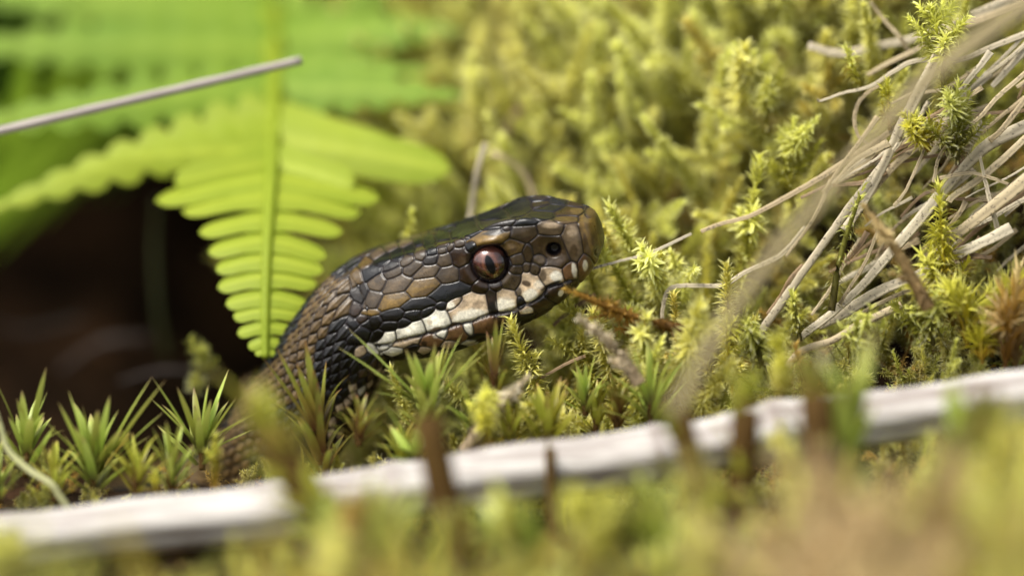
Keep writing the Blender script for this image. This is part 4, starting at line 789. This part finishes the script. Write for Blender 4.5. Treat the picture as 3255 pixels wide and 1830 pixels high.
sx([(1150,1190),(1220,1178),(1300,1188)], 24, -.2, STRAW_B, 'short folded brown dry leaf piece low in the grass mat', flat=.6, taper=(.8, .5))
sx([(1500,400),(1448,470),(1350,590),(1290,650)], 17, .1, STRAW, next(LWi), group='wide pale blades')
sx([(1300,400),(1330,370),(1400,290),(1448,230),(1560,100)], 25, .5, STRAW_P, next(LWi), group='wide pale blades', taper=(.5, 1))
sx([(420,912),(560,850),(700,800),(880,745),(1060,710),(1200,670)], 9, .35, STRAW_B, next(LNi), group='narrow brown blades')
sx([(1500,505),(1448,512),(1300,520),(1150,548)], 10, .4, STRAW_B, next(LNi), group='narrow brown blades')
for a_, wp, w_, mt in (([(1180,330),(1260,370),(1330,330),(1420,250)], 10, .6, STRAW), ([(1100,1010),(1230,930),(1330,900),(1500,780)], 12, .1, STRAW), ([(980,1150),(1080,1080),(1200,1040)], 11, .1, STRAW_B),
    ([(640,700),(760,690),(880,640),(980,600)], 12, .7, STRAW_B), ([(840,480),(960,430),(1100,400),(1260,300)], 12, .8, STRAW), ([(350,1180),(430,1080),(500,960),(560,830)], 11, .3, STRAW),
    ([(470,1450),(560,1330),(620,1210),(700,1100)], 12, .2, STRAW), ([(700,1440),(820,1380),(930,1330),(1100,1290)], 14, .2, STRAW), ([(880,1000),(980,900),(1080,850),(1180,700)], 12, .3, STRAW_B), ([(1250,620),(1340,540),(1450,450),(1560,360)], 14, .3, STRAW),
    ([(1200,1050),(1290,1010),(1400,940),(1500,900)], 14, 0, STRAW_P), ([(740,10),(800,90),(870,165),(920,240)], 14, 1.2, STRAW), ([(1100,120),(1220,60),(1350,0),(1500,-60)], 16, 1.0, STRAW_P), ([(760,760),(850,690),(930,600),(1010,470)], 14, .4, STRAW_P)):
    sx(a_, wp, w_, mt, next({STRAW_B: LNi, STRAW: LBi, STRAW_P: LWi}[mt]), group={STRAW_B: 'narrow brown blades', STRAW: 'thin blades', STRAW_P: 'wide pale blades'}[mt], taper=(.6, 1.1))
rs = np.random.default_rng(77)
for k in range(52):
    x0, y0 = rs.uniform(520, 1420), rs.uniform(300, 1420); y0 = max(y0, 1250-x0*.7); L_ = rs.uniform(160, 480); an = math.radians(rs.normal(40, 12)); cv = rs.normal(0, 14)
    sx([(x0, y0), (x0+L_*.5*math.cos(an)+cv*.6, y0-L_*.5*math.sin(an)+cv), (x0+L_*math.cos(an), y0-L_*math.sin(an))], rs.uniform(7, 21), rs.uniform(-.1, .8), (STRAW, STRAW_P, STRAW_P, STRAW_B, STRAW)[k % 5], 'dry grass blade deep in the mat, partly covered by the others', group='dry grass blades deep in the mat', taper=(.5, 1.1))
s6 = lambda *a, **k: straw(*a, conv=T6, **k)
s6([(428,300),(432,250),(450,185),(490,155),(600,150),(700,145),(800,90),(960,10),(1070,-110)], 13, .35, STRAW_P, 'long thin pale grass blade sharply bent down at its lower end', taper=(.8, 1.1))
s6([(100,80),(250,40),(380,0),(560,-80)], 9, .3, STRAW_P, 'thin pale grass blade passing behind the snake snout')
s6([(960,560),(1050,450),(1190,395),(1300,330),(1500,240)], 22, -.1, STRAW, next(LWi), group='wide pale blades')
s6([(900,280),(960,200),(1000,120),(1060,60)], 11, .2, STRAW_B, next(LNi), group='narrow brown blades')
s6([(-60,330),(60,230),(130,190)], 10, .6, STRAW_B, next(LNi), group='narrow brown blades')
straw([(930,430),(1180,290),(1240,270)], 9, 0, STRAW_B, 'thin grey-brown stalk slanting up from behind the chin', conv=lambda x, y: T8(x+260, y-40))
sq = lambda *a, **k: straw(*a, conv=TQ, **k)
sq([(1180,560),(1190,500),(1200,430),(1222,360)], 15, 2.2, STRAW_P, 'upright blurred dry stalk behind the crown of the snake')
sq([(1345,500),(1320,440),(1270,395),(1235,385)], 16, 3.0, STRAW, 'blurred dry stalk slanting behind the crown of the snake')
sq([(1230,420),(1290,300),(1320,260)], 26, 4.2, STRAW_B, 'blurred purplish-brown stalk deep in the moss behind the crown')
sq([(1330,-60),(1365,-10),(1395,40),(1410,90)], 95, 8.5, STRAW, 'wide blurred pale dead leaf high on the bank', name='dead_leaf', flat=.2, taper=(.5, 1.2))
# ------------------------------------------------------------------ single moss shoots that stand out
def one(tile, b0, t0, w, kind, label, seed, group=None, **kw):
    base, top = P(*tile(*b0), w), P(*tile(*t0), w); L = np.linalg.norm(top-base); r = np.random.default_rng(seed)
    d = dict(bend=.06, branches=3, blen=.25*L, leaf=.2, lw=.04, dens=60, spread=1.0, curl=.6, bare=.02); d.update(kw); d['lw'] *= .72; d['dens'] = int(d['dens']*1.6); d['leaf'] *= .9
    V, F, C_ = shoot(r, length=L, **d); R_ = np.array(Vector(norm(top-base)).to_track_quat('Z', 'Y').to_matrix()); V = V@R_.T
    o = obj('moss_shoot', mesh('moss_shoot', V, F, C_), MM[kind], loc=base); return tag(o, label, 'moss shoot', group)
one(TS, (560,1430), (680,850), -.15, 'olive', 'tall spiky moss shoot with brown stem between pale straws', 1, branches=0, leaf=.26, spread=1.25, dens=40, curl=.7, stem=.05)
one(TS, (1090,1360), (1040,880), -.3, 'bright', 'thick bright yellow fuzzy moss shoot in front of the straw mat', 2, branches=2, leaf=.36, dens=110, spread=1.1, lw=.035)
one(TS, (1140,760), (1110,430), -.2, 'olive', 'dark-stemmed moss shoot with hair-tipped tufts under the top straws', 3, branches=7, blen=.5, leaf=.26, lw=.038, dens=100)
one(TS, (1080,520), (1050,40), .2, 'yellow', 'pale green tufted moss shoot overlapping the highest straws', 4, branches=9, blen=.5, leaf=.27, lw=.038, dens=100)
one(TS, (1010,700), (960,540), -.1, 'bright', 'small fan of yellow moss beside the wide pale straw', 5, branches=4, blen=.35, leaf=.25, lw=.038, dens=100)
one(TS, (390,960), (370,560), .9, 'yellow', 'branched yellow-green moss shoot left of the straw mat', 6, branches=7, blen=.55, leaf=.25, lw=.038, dens=100)
one(TS, (280,620), (200,250), 1.6, 'yellow', 'tall blurred moss shoot high up left of the straw mat', 7, branches=6, blen=.5, leaf=.26, lw=.045, dens=100)
one(TS, (720,420), (615,235), .7, 'yellow', 'single moss shoot leaning over the hooked straw', 8, branches=1, leaf=.24, lw=.038, dens=100)
one(TS, (830,600), (830,380), .4, 'bright', 'golden moss tip beside the curled half-loop straw', 9, branches=3, leaf=.25, lw=.035, dens=100)
one(T6, (1045,400), (1020,190), -.2, 'olive', 'fir-like green moss tip rising beside the cut straw end', 10, branches=0, leaf=.26, spread=1.25, dens=60)
one(T6, (740,600), (730,300), -.6, 'bright', 'yellow moss shoot with orange stem left of the fir-like tip', 11, branches=2, leaf=.34, dens=85, spread=1.15)
one(T6, (965,700), (950,385), -2.2, 'bright', 'stout blurred yellow moss finger standing above the short white stretches', 12, branches=3, blen=.35, leaf=.2, dens=120, lw=.05)
one(T6, (330,590), (80,290), -1.3, 'pale', 'withered whitish moss shoot leaning towards the snake chin', 13, branches=1, blen=.2, leaf=.17, dens=120, stem=.09, lw=.06)
one(T6, (530,350), (20,140), -.7, 'brown', 'orange-brown moss stem lying behind the withered white one', 14, branches=4, blen=.4, leaf=.2, stem=.07, dens=70)
one(T6, (1070,580), (1030,420), -.8, 'brown', 'short brown moss shoot right of the yellow finger', 15, branches=1)
one(TS, (1010,1420), (720,950), -1.2, 'tan', 'blurred tan moss stem slanting across pale straws', 16, branches=2, blen=.3, leaf=.18, stem=.09, dens=90)
one(T6, (1730,330), (1650,-10), -.3, 'bright', 'bushy bright yellow moss shoot at the lower edge of the mat', 17, branches=5, blen=.6, leaf=.33, dens=75)
one(T6, (1960,520), (1980,190), -1.0, 'brown', 'golden brown tufted moss shoot above the right part of the stick', 18, branches=3, leaf=.5, dens=60, spread=.5, curl=.2, lw=.045)
one(T6, (1860,500), (1850,300), -.8, 'bright', 'feathery yellow moss shoot beside the golden brown tuft', 19, branches=3, leaf=.45, dens=60, spread=.7)
one(T8, (830,760), (1200,370), -1.1, 'pale', 'withered cream moss stem slanting up behind the stick', 20, branches=2, blen=.3, leaf=.17, dens=120, stem=.1, lw=.06)
one(T8, (980,740), (965,480), -1.4, 'bright', 'fluffy yellow moss shoot in front of the withered cream stem', 21, branches=4, blen=.35, leaf=.26, dens=90)
one(T7, (1190,960), (1180,680), -1.6, 'bright', 'yellow moss finger behind the stick below the arching rosette', 22, branches=1, leaf=.16, dens=110)
one(T7, (870,990), (860,880), -1.7, 'bright', 'tiny yellow moss tip poking up behind the left part of the stick', 23, branches=1, leaf=.16, dens=110)
one(T7, (1080,480), (1120,180), 2.2, 'olive', 'blurred olive moss shoot in the hollow beside the fern tip', 24, branches=4, blen=.3, leaf=.22)
one(TQ, (1035,620), (1040,530), 1.6, 'yellow', 'blurred yellow moss tip just behind the snake crown', 25, branches=1, leaf=.18, dens=90)
for k, (x0, y0, x1, y1, w) in enumerate([(1480,1500,1440,950,-5.8),(1650,1500,1640,1010,-6.0),(330,1500,190,1060,-6.0),(1560,1500,1540,1180,-5.9)]):
    one(T8, (x0, y0), (x1, y1), w, 'bright' if k != 2 else 'brown', ['pale yellow blurred moss spire in front of the stick, left of its twin', 'pale yellow blurred moss spire in front of the stick, right of its twin', 'orange-tipped blurred moss shoot in front of the stick beside the brown stem', 'low blurred moss spire between the two pale twins'][k], 80+k, branches=7, blen=.45, leaf=.2, dens=100, lw=.06)
one(T7, (40,1500), (20,1290), -5.5, 'bright', 'bright yellow blurred moss tip below the left part of the stick', 90, branches=4, blen=.5, leaf=.3, lw=.08, dens=80)

ROOT = straw_mat('dark_root', (.030, .015, .008), (.020, .010, .006), .2); ROOT_G = straw_mat('shaded_stalk', (.05, .06, .012), (.04, .045, .01), .1)
for k, (pth, wp, w_, lb) in enumerate([([(395,500),(388,620),(398,780),(420,900)], 34, 7.0, 'faint olive stalk standing in the dark hollow behind the fern tip'), ([(150,930),(260,860),(380,850)], 50, 7.5, 'dead brown stem lying on the dark floor of the hollow'), ([(-60,800),(60,830),(210,800)], 40, 8.5, 'dead brown root crossing the back of the hollow'), ([(300,960),(420,930),(560,940)], 30, 5.0, 'brown dead stem lying near the hair-cap tips in the hollow')]):
    straw(pth, wp*.6, w_, ROOT if k else ROOT_G, lb, None, 'dead_twig', .7, (.6, 1), TQ)

for k, (b0, t0, w_, kd, lb) in enumerate([((2010,560), (2030,120), -.8, 'tan', 'tall golden long-leaved moss tuft beside the golden brown one'), ((1900,470), (1930,180), -.5, 'bright', 'long-leaved yellow moss tuft behind the golden brown one'), ((1790,430), (1800,210), -.6, 'bright', 'star-leaved yellow moss tuft between the bushy shoot and the golden tufts'), ((1640,420), (1620,270), -.5, 'olive', 'low curly olive moss shoot under the bushy bright one'), ((1350,520), (1310,330), -.7, 'olive', 'curly brown-green moss shoot under the low pale straws'), ((860,520), (850,330), -.4, 'olive', 'curly olive moss shoot between the yellow finger and its orange-stemmed neighbour')]):
    one(T6, b0, t0, w_, kd, lb, 120+k, branches=3, blen=.5, leaf=.55 if k < 3 else .3, dens=60, spread=.6 if k < 3 else 1.1, curl=.35 if k < 3 else 1.0, lw=.05)

for k, (b0, t0, w_, lb) in enumerate([((420,1480), (400,1240), -6.0, 'blurred green hair-cap sprig in front of the stick beside the orange-tipped shoot'), ((1900,1400), (1880,1180), -6.0, 'blurred green hair-cap sprig between the pale spires and the straw-coloured tuft'), ((80,1420), (100,1270), -5.6, 'blurred green hair-cap sprig in front of the stick under the olive-tufted stem')]):
    haircap(P(*T8(*b0), w_), P(*T8(*t0), w_), 12, .8, .6, 'green', lb, 140+k, wd=1.5)
